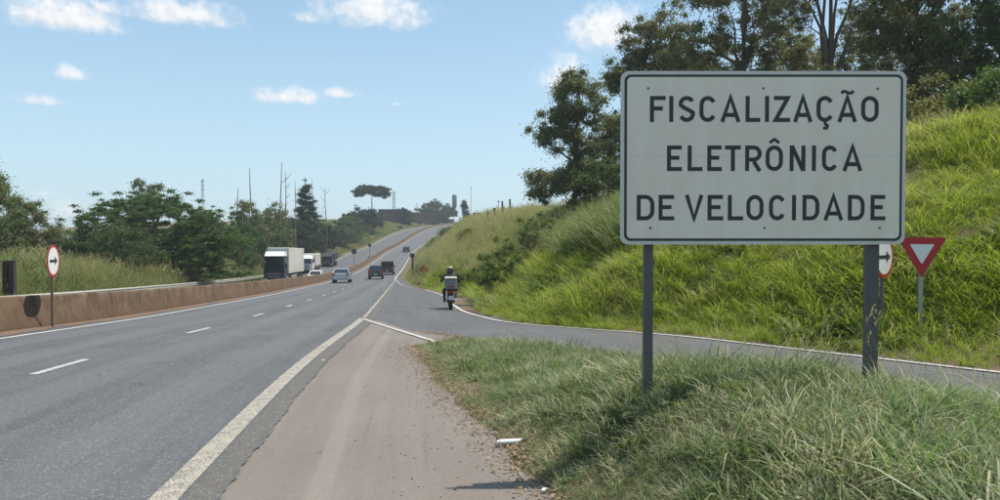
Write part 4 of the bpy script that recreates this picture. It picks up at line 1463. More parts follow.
    tree('umbrella_tree', 'flat umbrella-crowned tree on the hilltop with its trunk showing', b, [(-6 * k, 0, H - 4.5 * k, 12 * k, 9 * k, 4.5 * k), (7 * k, 0, H - 6 * k, 11 * k, 9 * k, 5 * k), (13 * k, 0, H - 9 * k, 5 * k, 5 * k, 4 * k), (-13 * k, 0, H - 8 * k, 5 * k, 5 * k, 4 * k)],
         260, 90, .85, (.55, .3), M['leaf_blue'], M['bark'], 133, trunk_r=.35, droop=0, group='trees on the far hilltop', limbs=8, flat=.5, inner=.5, fork=.55)
    for i, (px, Y, top, w, h, lab, mt) in enumerate(((365, 258, 208, 15, 0, 'dark bush below the umbrella-crowned tree', 'leaf_blue'), (435, 345, 201, 17, 0, 'wide dark round-crowned tree beside the hilltop road', 'leaf_blue'),
                                                     (348, 240, 213, 10, 0, 'small dark tree left of the umbrella-crowned tree', 'leaf_blue'), (403, 335, 208, 9, 0, 'small dark bush beside the brown wall', 'leaf_blue'),
                                                     (449, 350, 206, 9, 0, 'small dark tree under the water tower', 'leaf_blue'))):
        put(px, Y, top, 'tree', lab, lambda H, k: [(0, 0, H * .55, w * k, w * k, H * .45), (w * .2 * k, 0, H * .3, w * 1.05 * k, w * k, H * .3)], 170, 100, w * Y / F_PX * .17, (.6, .34), mt, 141 + i, hw=w * 1.5, trunk_r=.3, droop=.1, inner=.5, group='trees on the far hilltop')
    b = on_ground(465, 300)
    H = at(465, 199, 300).z - b.z
    k = 300 / F_PX
    tree('tree', 'narrow leaning feather-shaped tree beside the thin mast', b, [(-1.2 * k, 0, H * .75, 2.2 * k, 2.2 * k, H * .25), (1 * k, 0, H * .5, 3 * k, 3 * k, H * .22)], 36, 90, .8, (.7, .3), M['leaf_blue'], M['bark'], 151, trunk_r=.25, droop=.4, group='trees on the far hilltop', limbs=4)
    # dead trunks
    Gd = 'dead trunks in the tree belt'
    dead = [(256, 112, 249, 168, 0, 'leaning bare dead trunk above the slender grey-green tree'), (281, 116, 281, 162, 2, 'tallest bare dead trunk with short side twigs'), (287, 120, 285, 172, 4, 'bare dead trunk with twigs beside the tallest one'),
            (296, 122, 295, 180, 1, 'short bare dead trunk left of the conifer'), (315, 124, 312, 178, 3, 'thin bare dead trunk right of the conifer'), (327, 128, 325, 187, 6, 'bare dead tree with forked branches above the dark traffic'),
            (238, 122, 238, 188, 3, 'thin bare dead trunk above the grey-green trees')]
    for i, (px, Y, ptop, top, nb, lab) in enumerate(dead):
        rng = random.Random(200 + i)
        Y = clear(px, Y, 3)
        b = on_ground(px, Y)
        tip = at(ptop, top, Y) - b
        root = thing('dead_tree', b, lab, 'dead tree', 0, Gd)
        mb = MB()
        pts = [Vector((tip.x * u**1.2 + .12 * math.sin(u * 7 + i), .1 * math.cos(u * 5), tip.z * u - .3 * (u == 0))) for u in (0, .2, .4, .6, .8, 1)]
        mb.tube(pts, [.17, .15, .12, .10, .075, .04], 6)
        mb.build('trunk', M['dead_wood'], root)
        for j in range(nb):
            br = MB()
            u = rng.uniform(.5, .93)
            p = Vector((tip.x * u**1.2, 0, tip.z * u))
            a = rng.choice((-1, 1)) * rng.uniform(.6, 1.0)
            ln = rng.uniform(1.0, 2.8)
            q = p + Vector((a * ln * .7, rng.uniform(-.5, .5), ln * .8))
            br.tube([p, p.lerp(q, .5) + Vector((a * .15, 0, -.1)), q], [.06, .045, .02], 5)
            br.build('branch', M['dead_wood'], root)


right_trees()
left_trees()


def cane_plants():
    """broad-leaved cane clumps at the far left"""
    spots = [(4, 44, 40, 'tall cane clump beside the dark timber posts'), (24, 46, 42, 'tall cane clump right of the dark timber posts'), (40, 43, 34, 'cane clump left of the round sign with the red ring'),
             (66, 50, 26, 'cane clump right of the round sign with the red ring'), (165, 64, 26, 'leafy cane clump under the broad flat-crowned tree'), (-14, 44, 42, 'tall cane clump left of the dark timber posts')]
    for i, (px, Y, hpx, lab) in enumerate(spots):
        b = on_ground(px, Y)
        h = hpx * Y / F_PX
        root = thing('cane_plant', b, lab, 'cane', 0, 'cane clumps behind the guardrail')
        rng = random.Random(300 + i)
        Vs, Fs, Ts, o = [], [], [], 0
        for j in range(11):
            x, y = rng.gauss(0, .55), rng.gauss(0, .5)
            hh = h * rng.uniform(.7, 1.0)
            tx, ty = x + rng.gauss(0, .2), y + rng.gauss(0, .2)
            MB().tube([(x, y, -.2), (tx, ty, hh * .8)], [.025, .012], 5).build('stem', M['cane'], root)
            for q in range(9):
                u = .25 + .6 * q / 8
                V, F, T = blades(rng, 1, hh * .28, hh * .5, .05, .09, .01, 1.5, .9, 0, 4)
                V = V + np.array([x + (tx - x) * u, y + (ty - y) * u, hh * u])
                Vs.append(V); Fs.append(F + o); Ts.append(T)
                o += len(V)
        link(bpy.data.objects.new('leaves', np_mesh('leaves', np.concatenate(Vs), np.concatenate(Fs), M['cane'], tint=np.concatenate(Ts))), root)


cane_plants()


# ------------------------------------------------------------------ vehicles
def wheel(parent, x, y, r, w, tyre_n=18):
    t = MB().lathe((0, 0, 0), [(r * .62, -w / 2), (r * .95, -w / 2), (r, -w * .32), (r, w * .32), (r * .95, w / 2), (r * .62, w / 2)], 'x', tyre_n)
    wh = t.build('wheel', M['tyre'], parent)
    wh.location = (x, y, r)
    sx = 1 if x > 0 else -1
    MB().lathe((0, 0, 0), [(.001, sx * w * .38), (r * .2, sx * w * .42), (r * .5, sx * w * .30), (r * .63, sx * w * .44), (r * .63, -sx * w * .3)], 'x', tyre_n).build('rim', M['rim'], wh)
    return wh


def place_vehicle(Y, t, oncoming):
    s = float((XR(Y + 1.0) - XR(Y - 1.0)) / 2.0)
    x = float(XR(Y)) + t
    z = float(road_z(np.array(x), np.array(float(Y))))
    g = float((road_z(XR(Y + 2.0) + t, Y + 2.0) - road_z(XR(Y - 2.0) + t, Y - 2.0)) / 4.0)
    return (x, Y, z), -math.atan(s) + (math.pi if oncoming else 0), math.atan(g) * (-1 if oncoming else 1)


def car(Y, t, oncoming, name, label, cat, paint, L=4.3, W=1.74, H=1.46, style='sedan'):
    loc, rz, rx = place_vehicle(Y, t, oncoming)
    root = thing(name, loc, label, cat, rz, 'vehicles on the highway')
    root.rotation_euler = (rx, 0, rz)
    b, f = -L / 2, L / 2                      # rear and front
    belt = .66 * H if style != 'suv' else .62 * H
    g = .24
    if style == 'sedan':
        side = [(b + .06, g + .12), (b, .55), (b + .03, belt - .03), (b + .12, belt + .02), (f - 1.15, belt), (f - .12, belt - .22), (f, .52), (f - .05, g + .05)]
        cab0, cab1, r0, r1 = b + .35, f - 1.15, b + .95, f - 1.95
    elif style == 'pickup':
        side = [(b + .05, g + .18), (b, .6), (b, belt), (f - 1.15, belt), (f - .12, belt - .16), (f, .6), (f - .05, g + .12)]
        cab0, cab1, r0, r1 = f - 3.05, f - 1.15, f - 2.85, f - 1.75
    else:
        side = [(b + .06, g + .14), (b, .55), (b + .02, belt), (f - 1.0, belt), (f - .12, belt - .15), (f, .55), (f - .05, g + .08)]
        cab0, cab1, r0, r1 = b + .06, f - 1.0, b + .34, f - 1.7
    hw = W / 2
    rings = [[(x, y * k, z) for y, z in side] for x, k in ((-hw, .97), (-hw + .07, 1), (hw - .07, 1), (hw, .97))]
    MB().loft(rings).build('body', paint, root)
    zt = H - .05
    glass = MB().loft([[(-hw + .08, cab0, belt), (hw - .08, cab0, belt), (hw - .08, cab1, belt), (-hw + .08, cab1, belt)],
                       [(-hw + .22, r0, zt), (hw - .22, r0, zt), (hw - .22, r1, zt), (-hw + .22, r1, zt)]])
    glass.build('windows', M['glass'], root)
    MB().loft([[(-hw + .20, r0 - .05, zt - .02), (hw - .20, r0 - .05, zt - .02), (hw - .20, r1 + .05, zt - .02), (-hw + .20, r1 + .05, zt - .02)],
               [(-hw + .27, r0 + .06, H), (hw - .27, r0 + .06, H), (hw - .27, r1 - .06, H), (-hw + .27, r1 - .06, H)]]).build('roof', paint, root)
    for sx in (-1, 1):
        for (y0, y1) in ((cab0, r0), (cab1, r1), ((cab0 + cab1) / 2, (r0 + r1) / 2)):
            MB().tube([(sx * (hw - .075), y0, belt - .02), (sx * (hw - .215), y1, zt + .005)], .045, 5).build('pillar', paint, root)
        MB().box((sx * (hw - .17), b - .012, .62 * belt + .28), (.26, .05, .20 if style == 'sedan' else .34), bev=.01).build('tail_light', M['tail_red'], root)
        MB().box((sx * (hw - .24), f - .06, belt - .30), (.36, .14, .15), bev=.02).build('headlight', M['lamp_clear'], root)
        MB().box((sx * (hw + .09), cab1 - .12, belt + .07), (.18, .08, .13), bev=.02).build('mirror', paint, root)
        for y in (b + .82, f - .85):
            wheel(root, sx * (hw - .10), y, .32 if style == 'sedan' else .36, .2)
    MB().box((0, b + .02, g + .20), (W - .12, .12, .24), bev=.03).build('rear_bumper', M['black'] if style != 'sedan' else paint, root)
    MB().box((0, f - .05, g + .22), (W - .16, .12, .26), bev=.03).build('front_bumper', M['black'], root)
    MB().box((0, f - .02, belt - .34), (W * .42, .06, .11), bev=.01).build('grille', M['black'], root)
    MB().box((0, b - .03, .60), (.40, .02, .13)).build('number_plate', M['plate'], root)
    MB().box((0, f + .015, .50), (.40, .02, .13)).build('number_plate', M['plate'], root)
    if style == 'pickup':
        # high load under a dark cover
        MB().box((0, b + 1.0, belt + .40), (W - .14, 1.85, .86), bev=.07).build('cargo_cover', M['black'], root)
    if style == 'suv':
        for sx in (-1, 1):
            MB().tube([(sx * (hw - .26), r0 + .1, H + .03), (sx * (hw - .26), r1 - .1, H + .03)], .022, 5).build('roof_rail', M['black'], root)
    return root


def truck(Y, t, oncoming, label, cab_paint, top_paint, box_paint, L=14.0, boxH=2.7, cabH=3.5, W=2.5):
    loc, rz, rx = place_vehicle(Y, t, oncoming)
    root = thing('truck', loc, label, 'truck', rz, 'vehicles on the highway')
    root.rotation_euler = (rx, 0, rz)
    f = L / 2
    cl = 2.1                                   # cab length
    y0 = f - cl
    hw = W / 2
    # cab body: slightly raked front
    MB().loft([[(-hw + .02, y0, .75), (hw - .02, y0, .75), (hw - .02, f - .03, .75), (hw - .22, f + .03, .75), (-hw + .22, f + .03, .75), (-hw + .02, f - .03, .75)],
               [(-hw + .02, y0, 1.7), (hw - .02, y0, 1.7), (hw - .02, f - .03, 1.7), (hw - .22, f + .02, 1.7), (-hw + .22, f + .02, 1.7), (-hw + .02, f - .03, 1.7)],
               [(-hw + .10, y0, cabH - .55), (hw - .10, y0, cabH - .55), (hw - .10, f - .22, cabH - .55), (hw - .30, f - .16, cabH - .55), (-hw + .30, f - .16, cabH - .55), (-hw + .10, f - .22, cabH - .55)]]).build('cab', cab_paint, root)
    MB().loft([[(-hw + .08, y0, cabH - .54), (hw - .08, y0, cabH - .54), (hw - .08, f - .14, cabH - .54), (-hw + .08, f - .14, cabH - .54)],
               [(-hw + .16, y0, cabH + .02), (hw - .16, y0, cabH + .02), (hw - .16, f - .75, cabH + .02), (-hw + .16, f - .75, cabH + .02)]]).build('roof_fairing', top_paint, root)
    MB().loft([[(-hw + .14, f + .02, 1.72), (hw - .14, f + .02, 1.72), (hw - .14, f + .06, 1.72), (-hw + .14, f + .06, 1.72)],
               [(-hw + .22, f - .16, cabH - .62), (hw - .22, f - .16, cabH - .62), (hw - .22, f - .11, cabH - .62), (-hw + .22, f - .11, cabH - .62)]]).build('windscreen', M['glass'], root)
    MB().box((0, f + .02, cabH - .60), (W - .3, .26, .14), bev=.03).build('sun_visor', M['black'], root)
    for k in range(4):
        MB().box((0, f + .045, .95 + .17 * k), (1.5, .05, .09), bev=.01).build('grille_bar', M['black'] if k % 2 else M['chrome'], root)
    MB().box((0, f + .02, .55), (W - .06, .34, .42), bev=.06).build('bumper', M['black'], root)
    for sx in (-1, 1):
        MB().box((sx * .95, f + .17, .60), (.36, .06, .18), bev=.02).build('headlight', M['lamp_clear'], root)
        MB().box((sx * (hw + .14), f - .12, 2.25), (.20, .10, .62), bev=.02).build('mirror', M['black'], root)
        MB().quad((sx * (hw - .012), y0 + .75, 1.75), (sx * (hw - .012), f - .16, 1.75), (sx * (hw - .052), f - .30, cabH - .72), (sx * (hw - .052), y0 + .75, cabH - .72)).build('side_window', M['glass'], root)
        MB().box((sx * (hw - .05), y0 + .9, .55), (.10, 1.3, .34), bev=.03).build('step', M['black'], root)
        for y in (f - .85, f - 4.6):
            wheel(root, sx * (hw - .16), y, .50, .30)
        for y in (-f + 1.0, -f + 2.25, -f + 3.5):
            wheel(root, sx * (hw - .16), y, .50, .30)
    yb0, yb1 = -f, y0 - .55
    MB().box((0, (yb0 + yb1) / 2, 1.25 + boxH / 2), (W + .06, yb1 - yb0, boxH), bev=.04).build('cargo_box', box_paint, root)
    # frame rails and ribs of the box
    MB().box((0, (yb0 + y0) / 2 + .2, 1.02), (.9, yb1 - yb0 + 1.2, .26)).build('chassis', M['black'], root)
    n = 8
    for sx in (-1, 1):
        for k in range(n + 1):
            MB().box((sx * (hw + .045), yb0 + .06 + (yb1 - yb0 - .12) * k / n, 1.25 + boxH / 2), (.03, .06, boxH - .1)).build('box_rib', box_paint, root)
    return root


P = {}
for nm, c, ro in (('silver', (.30, .33, .37), .3), ('dark', (.022, .023, .026), .28), ('darkgrey', (.05, .052, .055), .3), ('white', (.75, .75, .74), .3), ('navy', (.012, .018, .035), .35),
                  ('cream', (.66, .62, .55), .5), ('teal', (.02, .10, .13), .35), ('blue', (.05, .10, .22), .3)):
    P[nm] = simple('paint ' + nm, c, ro, 0, .12, 2.0, .5, **{'Coat Weight': .4})

car(74.5, -5.35, False, 'car', 'silver-blue sedan driving away in the lane beside the barrier', 'car', P['silver'], style='sedan')
car(89, -2.35, False, 'car', 'dark sport utility car driving away beside the silver-blue sedan', 'car', P['dark'], L=4.2, W=1.76, H=1.66, style='suv')
car(106, -1.55, False, 'pickup_truck', 'dark pickup with a high covered load driving ahead of the dark utility car', 'pickup', P['darkgrey'], L=5.0, W=1.85, H=1.75, style='pickup')
car(196, -2.0, False, 'car', 'small dark car alone on the climbing road', 'car', P['darkgrey'], L=4.0, W=1.72, H=1.46, style='suv')
car(96, -10.7, True, 'car', 'white oncoming car behind the barrier', 'car', P['white'], L=4.2, W=1.74, H=1.48, style='suv')
truck(94, -14.45, True, 'big oncoming truck with dark cab front and cream cargo box', P['navy'], P['white'], P['cream'], L=15.0, boxH=3.2, cabH=3.95)
truck(126, -16.3, True, 'white-cabbed oncoming truck half hidden behind the big truck', P['white'], P['white'], P['cream'], L=9.0, boxH=2.0, cabH=3.1)
truck(150, -15.9, True, 'dark oncoming truck behind the white oncoming car', P['navy'], P['darkgrey'], P['darkgrey'], L=8.5, boxH=1.5, cabH=2.7, W=2.2)
truck(384, -13.2, True, 'white truck with teal cab front coming over the hilltop', P['teal'], P['white'], P['white'], L=12.0, boxH=2.9, cabH=3.6)


# ------------------------------------------------------------------ motorcycle and rider
def motorcycle():
    Y = 28.0
    x = gx(450, Y)
    z = float(road_z(np.array(x), np.array(Y))) - .010
    rz = R_(6)
    root = thing('motorcycle', (x, Y, z), 'motorcycle with grey top case riding towards the highway', 'motorcycle', rz)
    m_body = simple('motorcycle red', (.16, .012, .014), .35, 0, .15, 8.0, .5)
    m_case = simple('top case grey', (.17, .18, .185), .45, 0, .15, 9.0)
    m_lid = simple('top case pale lid', (.50, .48, .34), .45, 0, .15, 9.0)
    for y, w in ((-.66, .13), (.68, .10)):
        t = MB().lathe((0, 0, 0), [(.20, -w / 2 * .8), (.27, -w / 2), (.30, -w * .2), (.305, 0), (.30, w * .2), (.27, w / 2), (.20, w / 2 * .8), (.19, 0), (.20, -w / 2 * .8)], 'x', 24)
        wh = t.build('wheel', M['tyre'], root)
        wh.location = (0, y, .305)
        MB().lathe((0, 0, 0), [(.02, -.07), (.02, .07)], 'x', 8).build('hub', M['rim'], wh)
        sp = MB()
        for k in range(6):
            a = k * math.pi / 3
            sp.tube([(0, 0, 0), (0, .2 * math.cos(a), .2 * math.sin(a))], .014, 4)
        sp.build('spokes', M['rim'], wh)
    # swing arm, fork, engine, frame
    for sx in (-1, 1):
        MB().tube([(sx * .10, -.66, .305), (sx * .11, -.15, .38)], .025, 6).build('swing_arm', M['black'], root)
        MB().tube([(sx * .09, .68, .305), (sx * .09, .46, .95)], .024, 6).build('fork', M['chrome'], root)
        MB().tube([(sx * .12, -.55, .40), (sx * .13, -.45, .74)], .03, 6).build('shock', M['chrome'], root)
        MB().tube([(sx * .06, .40, 1.00), (sx * .22, .36, 1.06), (sx * .37, .30, 1.03)], .014, 6).build('handlebar', M['black'], root)
        MB().tube([(sx * .28, .36, 1.05), (sx * .34, .40, 1.22)], .007, 5).build('mirror_stem', M['black'], root)
        MB().lathe((sx * .35, .40, 1.25), [(.001, -.012), (.055, -.01), (.06, .006), (.001, .012)], 'y', 12).build('mirror', M['black'], root)
        MB().box((sx * .18, -.92, .70), (.06, .05, .04), bev=.01).build('indicator', simple('amber', (.5, .2, .02), .3), root)
    MB().box((0, .05, .42), (.30, .48, .34), bev=.06).build('engine', M['black'], root)
    MB().loft([[(-.10, -.05, .72), (.10, -.05, .72), (.13, .35, .74), (-.13, .35, .74)], [(-.08, 0, .92), (.08, 0, .92), (.10, .32, .96), (-.10, .32, .96)]]).build('tank', m_body, root)
    MB().box((0, -.30, .76), (.26, .66, .10), bev=.04).build('seat', M['black'], root)
    MB().loft([[(-.12, -.70, .62), (.12, -.70, .62), (.12, -.10, .60), (-.12, -.10, .60)], [(-.10, -.86, .78), (.10, -.86, .78), (.12, -.10, .74), (-.12, -.10, .74)]]).build('tail', m_body, root)
    MB().box((0, -.885, .72), (.17, .05, .09), bev=.015).build('tail_light', M['tail_red'], root)
    MB().lathe((0, -.66, .305), [(.36, -.08), (.38, 0), (.36, .08)], 'x', 24).build('rear_fender', M['black'], root) if False else MB().box((0, -.90, .50), (.16, .025, .34), bev=.01).build('rear_fender', M['black'], root)
    MB().box((0, -.925, .50), (.19, .012, .15)).build('number_plate', M['plate'], root)
    MB().tube([(.15, .05, .30), (.17, -.35, .32), (.19, -.80, .44)], [.035, .045, .055], 10).build('exhaust', M['chrome'], root)
    case = MB().box((0, -.70, 1.02), (.46, .40, .40), bev=.05).build('top_case', m_case, root)
    MB().box((0, -.70, 1.25), (.475, .415, .075), bev=.03).build('lid', m_lid, case)
    MB().box((0, -.906, .93), (.24, .012, .05), bev=.004).build('reflector', M['tail_red'], case)
    MB().box((0, -.62, .81), (.24, .40, .03)).build('rack', M['black'], root)
    MB().box((0, .50, .98), (.22, .10, .18), bev=.04).build('headlight', M['black'], root)

    # rider: one continuous skinned body
    person = thing('person', (x, Y, z), 'person in dark jacket and helmet riding the motorcycle', 'person', rz)
    J = {'pelvis': (0, -.24, .86), 'spine': (0, -.20, 1.04), 'chest': (0, -.12, 1.24), 'neck': (0, -.06, 1.38), 'head': (0, -.03, 1.50)}
    rad = {'pelvis': (.155, .13), 'spine': (.145, .11), 'chest': (.165, .115), 'neck': (.062, .062), 'head': (.085, .095)}
    edges = [('pelvis', 'spine'), ('spine', 'chest'), ('chest', 'neck'), ('neck', 'head')]
    for s, n in ((-1, 'l'), (1, 'r')):
        J.update({n + 'sh': (s * .19, -.10, 1.30), n + 'el': (s * .345, .08, 1.08), n + 'wr': (s * .335, .25, 1.05), n + 'pa': (s * .335, .30, 1.055),
                  n + 'hip': (s * .11, -.20, .84), n + 'kn': (s * .235, .20, .72), n + 'an': (s * .215, -.02, .36), n + 'to': (s * .225, .17, .30)})
        rad.update({n + 'sh': (.075, .075), n + 'el': (.052, .052), n + 'wr': (.036, .034), n + 'pa': (.042, .028), n + 'hip': (.10, .10), n + 'kn': (.072, .072), n + 'an': (.05, .05), n + 'to': (.048, .036)})
        edges += [('chest', n + 'sh'), (n + 'sh', n + 'el'), (n + 'el', n + 'wr'), (n + 'wr', n + 'pa'), ('pelvis', n + 'hip'), (n + 'hip', n + 'kn'), (n + 'kn', n + 'an'), (n + 'an', n + 'to')]
        for q in range(5):
            # fingers close over the grip
            if q == 4:
                a, b_ = (s * .30, .28, 1.04), (s * .29, .32, 1.01)
            else:
                a, b_ = (s * (.365 - .02 * q), .335, 1.06), (s * (.365 - .02 * q), .335, 1.02 + .003 * q)
            J[f'{n}f{q}a'], J[f'{n}f{q}b'] = a, b_
            rad[f'{n}f{q}a'] = rad[f'{n}f{q}b'] = (.009, .009)
            edges += [(n + 'pa', f'{n}f{q}a'), (f'{n}f{q}a', f'{n}f{q}b')]
    names = list(J)
    me = bpy.data.meshes.new('body')
    me.from_pydata([J[k] for k in names], [(names.index(a), names.index(b)) for a, b in edges], [])
    me.materials.append(simple('dark jacket and trousers', (.022, .023, .028), .8, 0, .3, 12.0))
    body = link(bpy.data.objects.new('body', me), person)
    sk = body.modifiers.new('skin', 'SKIN')
    for i, k in enumerate(names):
        v = me.skin_vertices[0].data[i]
        v.radius = rad[k]
        v.use_root = (k == 'pelvis')
    sk.use_smooth_shade = True
    sb = body.modifiers.new('sub', 'SUBSURF')
    sb.levels = sb.render_levels = 1
    hm = MB().lathe((0, -.02, 1.50), [(.001, .155), (.07, .145), (.115, .10), (.135, .03), (.135, -.04), (.12, -.10), (.10, -.13), (.08, -.125)], 'z', 20)
    hel = hm.build('helmet', simple('dark helmet', (.04, .04, .042), .3, 0, .15, 6.0, .6), person)
    MB().lathe((0, -.03, 1.50), [(.118, .102), (.075, .148), (.03, .159)], 'z', 20).build('helmet_stripe', simple('pale helmet top', (.30, .29, .22), .35), hel)
    MB().box((0, .10, 1.50), (.20, .05, .10), bev=.02).build('visor', M['glass'], hel)
    for s in (-1, 1):
        MB().box((s * .22, .09, .29), (.09, .26, .08), bev=.03).build('shoe', M['black'], person)


motorcycle()


# ------------------------------------------------------------------ far things on the hill and by the road
def back_sign(px, Y, top_py, w, h, label, shape='box', t=None, second=False):
    b = on_ground(px, Y)
    if t is not None:
        xx = float(XR(Y)) + t
        b = Vector((xx, Y, float(ground_z(np.array([xx]), np.array([float(Y)]), False)[0])))
    zt = at(px, top_py, Y).z - b.z
    root = thing('road_sign', b, label, 'road sign', 0, 'signs seen from behind along the far road')
    if shape == 'disc':
        MB().prism(disc(20, h / 2), 0, .02).build('panel', M['sign_back'], root).location = (0, 0, zt - h / 2)
    else:
        MB().prism(rrect(w, h, .04), 0, .02).build('panel', M['sign_back'], root).location = (0, 0, zt - h / 2)
    if second:
        MB().prism(disc(20, .42), 0, .02).build('lower_panel', M['sign_back'], root).location = (0, .0, .75)
    MB().box((0, .06, zt / 2 - .2), (.11, .08, zt + .3)).build('post', M['steel'], root)


back_sign(354.5, 131, 249, .9, .95, 'round sign seen from behind on the median beside the barrier', 'disc', t=-8.95)
back_sign(367.5, 166, 243.5, .7, .8, 'two-panel sign seen from behind further along the median', 'disc', t=-8.95, second=True)
back_sign(376, 247, 229.5, 1.6, 1.9, 'dark rectangular sign low on the slope left of the oncoming carriageway', t=-20)
back_sign(408, 305, 226, 2.4, 1.0, 'wide low dark sign beside the oncoming carriageway near the hilltop', t=-20)
back_sign(426, 345, 221.5, 1.8, 1.3, 'dark sign beside the round-crowned tree at the hilltop', t=-20)


def small_things():
    # timber post and orange warning sign at the far side of the junction
    b = on_ground(412.5, 100)
    root = thing('road_marker', b, 'dark timber marker post at the far side of the junction', 'post')
    MB().box((0, 0, 1.15), (.22, .22, 2.7), bev=.03).build('post', M['wood_post'], root)
    MB().box((0, -.13, 2.45), (.62, .05, .62), bev=.02).build('panel', M['sign_back'], root)
    b = on_ground(424, 67)
    root = thing('warning_sign', b, 'orange diamond sign half sunk in the slope grass', 'road sign')
    org = simple('faded orange', (.42, .13, .03), .5, 0, .2, 4.0)
    MB().prism([(0, -.48), (.48, 0), (0, .48), (-.48, 0)], 0, .02).build('panel', org, root).location = (0, 0, .95)
    MB().prism([(0, -.41), (.41, 0), (0, .41), (-.41, 0)], -.006, -.003).build('border', M['letter'], root).location = (0, 0, .95)
    MB().prism([(0, -.38), (.38, 0), (0, .38), (-.38, 0)], -.012, -.008).build('face', org, root).location = (0, 0, .95)
    MB().box((0, .05, .4), (.08, .06, 1.4)).build('post', M['wood_post'], root)
    # fence posts on the right-hand hill
    for px, Y, top, bot, lab in ((488, 80, 215, 233, 'short weathered fence post above the dark bush on the hill'), (494.6, 80, 212, 231, 'weathered fence post second up the hill from the dark bush'),
                                 (502.4, 84, 201.5, 223, 'tall weathered pole third up the hill from the dark bush'), (510, 84, 199.5, 219, 'tall weathered pole nearest the ragged eucalyptus tree')):
        b = on_ground(px, Y)
        zt = at(px, top, Y).z - b.z
        zt = max(zt, 1.6)
        root = thing('fence_post', b, lab, 'post', 0, 'poles on the right-hand hill')
        MB().tube([(0, 0, -.4), (.02, 0, zt * .5), (-.02, 0, zt)], [.13, .12, .10], 7).build('pole', M['wood_post'], root)
        MB().lathe((-.02, 0, zt), [(.115, -.06), (.12, 0), (.06, .05), (.001, .06)], 'z', 8).build('cap', M['wood_post'], root)
    # timber posts at the far left
    for px, lab in ((5.5, 'left one of the two dark timber posts before the cane'), (12, 'right one of the two dark timber posts before the cane')):
        b = on_ground(px, 37.5)
        h = at(px, 262, 37.5).z - b.z
        root = thing('timber_post', b, lab, 'post', 0, 'dark timber posts before the cane')
        MB().loft([[(-.13, -.12, -.3), (.13, -.12, -.3), (.13, .12, -.3), (-.13, .12, -.3)], [(-.12, -.11, h), (.12, -.11, h + .05), (.12, .11, h + .05), (-.12, .11, h)]]).build('post', M['wood_post'], root)
        MB().box((0, 0, h + .05), (.30, .28, .05), bev=.01).build('cap', M['wood_post'], root)
    # shed behind the round sign
    b = on_ground(67, 72)
    root = thing('shed', b, 'dark grey gabled shed half hidden behind the grass', 'shed')
    zt = at(67, 236, 72).z - b.z
    MB().box((0, 0, zt * .38), (2.4, 3, zt * .76)).build('wall', simple('shed wall', (.06, .065, .075), .8), root)
    MB().prism([(-1.45, zt * .74), (1.45, zt * .74), (0, zt)], -1.7, 1.7).build('roof', simple('shed roof', (.09, .095, .11), .6), root)
    MB().box((.2, -1.52, zt * .3), (.8, .05, zt * .6)).build('door', M['sign_back'], root)
    # brick wall and buildings on the hilltop
    br = simple('brown brick', (.115, .068, .050), .9, 0, .35, 1.5, .1)
    b = on_ground(391, 335)
    z0 = b.z
    H = at(391, 210, 335).z - z0
    root = thing('building', b, 'long low brown brick building on the hilltop beside the umbrella-crowned tree', 'building')
    MB().box((0, 0, H / 2 - .3), (10.5, 7, H + .6)).build('wall', br, root)
    MB().box((0, 0, H + .12), (11, 7.5, .24)).build('roof', simple('building roof', (.10, .075, .065), .8), root)
    for k in range(4):
        MB().box((-3.9 + 2.6 * k, -3.52, H * .55), (1.1, .08, 1.1)).build('window', M['glass'], root)
    MB().box((4.6, -3.53, H * .35), (.9, .06, H * .7)).build('door', M['wood_post'], root)
    b = on_ground(420, 372)
    H = at(420, 212.5, 372).z - b.z
    root = thing('brick_wall', b, 'long brown wall between the hilltop building and the round-crowned tree', 'wall')
    MB().box((0, 0, H / 2 - .3), (18, .4, H + .6)).build('wall', br, root)
    MB().box((0, 0, H + .06), (18.2, .5, .12)).build('coping', br, root)
    # water tower, thin mast, lattice tower, radio mast, pole
    b = on_ground(454.5, 420)
    zt = at(454.5, 194.5, 420).z - b.z
    zb = at(454.5, 207, 420).z - b.z
    root = thing('water_tower', b, 'grey cylindrical water tower on the hilltop', 'water tower')
    wt = simple('water tower', (.16, .17, .18), .7, 0, .2, .6)
    MB().lathe((0, 0, 0), [(.001, zt), (1.2, zt - .15), (1.35, zt - .5), (1.35, zb), (.9, zb - .4), (.001, zb - .4)], 'z', 20).build('tank', wt, root)
    MB().lathe((0, 0, 0), [(.8, zb - .3), (.8, -.5)], 'z', 14).build('stem', wt, root)

    def mast(px, Y, top, w, label, lattice, name):
        b = on_ground(px, Y)
        h = at(px, top, Y).z - b.z
        root = thing(name, b, label, 'mast')
        if not lattice:
            MB().tube([(0, 0, -.5), (0, 0, h)], [w, w * .7], 6).build('pole', M['sign_back'], root)
            MB().box((0, 0, h - .6), (w * 7, .1, .2)).build('antenna', M['sign_back'], root)
            return
        st = simple('tower steel', (.20, .21, .22), .6, .3)
        leg = []
        for sx, sy in ((-1, -1), (1, -1), (1, 1), (-1, 1)):
            MB().tube([(sx * w, sy * w, -.5), (sx * w * .35, sy * w * .35, h)], w * .09, 4).build('leg', st, root)
        br_ = MB()
        n = 9
        for k in range(n):
            u0, u1 = k / n, (k + 1) / n
            w0, w1 = w * (1 - .65 * u0), w * (1 - .65 * u1)
            for s in (-1, 1):
                br_.tube([(-s * w0, -w0, h * u0), (s * w1, -w1, h * u1)], w * .05, 3)
                br_.tube([(-s * w0, w0, h * u0), (s * w1, w1, h * u1)], w * .05, 3)
        tag(br_.build('bracing', st, root), kind='stuff')
        for k in (.80, .88, .96):
            MB().box((0, 0, h * k), (w * 2.6, .15, .25)).build('cross_arm', st, root)
    mast(203, 420, 179, .9, 'tall lattice radio mast behind the broad flat-crowned tree', True, 'radio_mast')
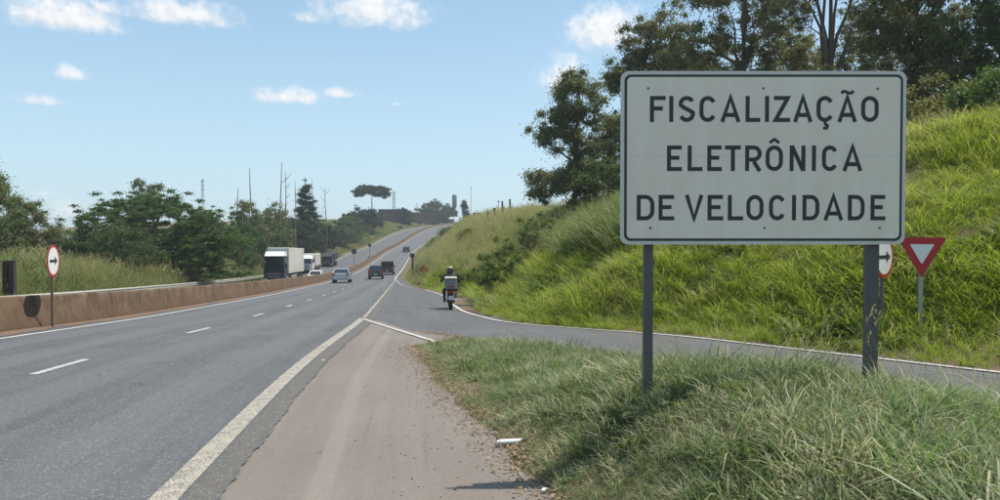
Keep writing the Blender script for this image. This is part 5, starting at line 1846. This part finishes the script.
    mast(394, 620, 191, 1.6, 'pale lattice power tower behind the hilltop building', True, 'power_tower')
    mast(471, 420, 187, .16, 'thin mast beside the feather-shaped tree', False, 'thin_mast')
    mast(355.5, 300, 204, .22, 'short dark pole left of the umbrella-crowned tree', False, 'utility_pole')
    mast(498.5, 260, 200, .16, 'thin far pole behind the weathered poles on the hill', False, 'utility_pole')
    mast(417, 520, 203, .18, 'thin far pole above the long brown wall', False, 'utility_pole')
    # dark board by the hilltop
    b = on_ground(477, 340)
    zt = at(477, 212.5, 340).z - b.z
    root = thing('billboard', b, 'dark board on posts at the hilltop edge beside the thin mast', 'billboard')
    MB().box((0, 0, zt - 1.3), (4.2, .15, 2.6)).build('panel', M['sign_back'], root)
    for sx in (-1, 1):
        MB().box((sx * 1.6, .15, zt / 2 - .4), (.2, .2, zt + .6)).build('post', M['sign_back'], root)
    # plastic tube lying on the shoulder edge
    p = at(511, 446, 5.95)
    z = float(road_z(np.array(p.x), np.array(p.y))) + .012
    root = thing('plastic_tube', (p.x, p.y, z), 'white plastic tube lying at the edge of the shoulder', 'litter', R_(8))
    wp = simple('white plastic', (.72, .71, .70), .4, 0, .12, 20.0)
    MB().tube([(-.095, 0, .022), (.06, 0, .022), (.075, 0, .022), (.10, 0, .022)], [.021, .022, .022, .022], 14).build('tube', wp, root)
    MB().tube([(-.118, 0, .022), (-.096, 0, .022)], [.013, .015], 12).build('cap', wp, root)
    # scraps of paper on the asphalt
    for i, (px, py, Y, lab) in enumerate(((323, 361, 11.2, 'small white scrap beside the worn edge line'), (545, 489, 4.75, 'small pale scrap at the grass edge near the sign shadow'))):
        q = at(px, py, Y)
        z = float(max(road_z(np.array(q.x), np.array(q.y)), ground_z(np.array([q.x]), np.array([q.y]), False)[0])) + .012
        root = thing('paper_scrap', (q.x, q.y, z), lab, 'litter', i * .7)
        MB()._add([(-.025, -.012, 0), (0, -.016, .006), (.026, -.008, 0), (.024, .011, .002), (0, .013, .009), (-.025, .01, .001)], [(0, 1, 4, 5), (1, 2, 3, 4)]).build('paper', wp, root)


small_things()


# ------------------------------------------------------------------ the air
def haze():
    m, t, out = mat_new('pale haze')
    v = t.add('ShaderNodeVolumePrincipled', {'Color': (.86, .93, 1.0), 'Density': .00038, 'Anisotropy': .25})
    t.l.new(v.outputs[0], out.inputs['Volume'])
    o = MB().box((0, 1560, 18.5), (3100, 3400, 58)).build('haze', m)
    tag(o, 'thin pale haze lying over the whole valley', 'haze', kind='stuff')


haze()
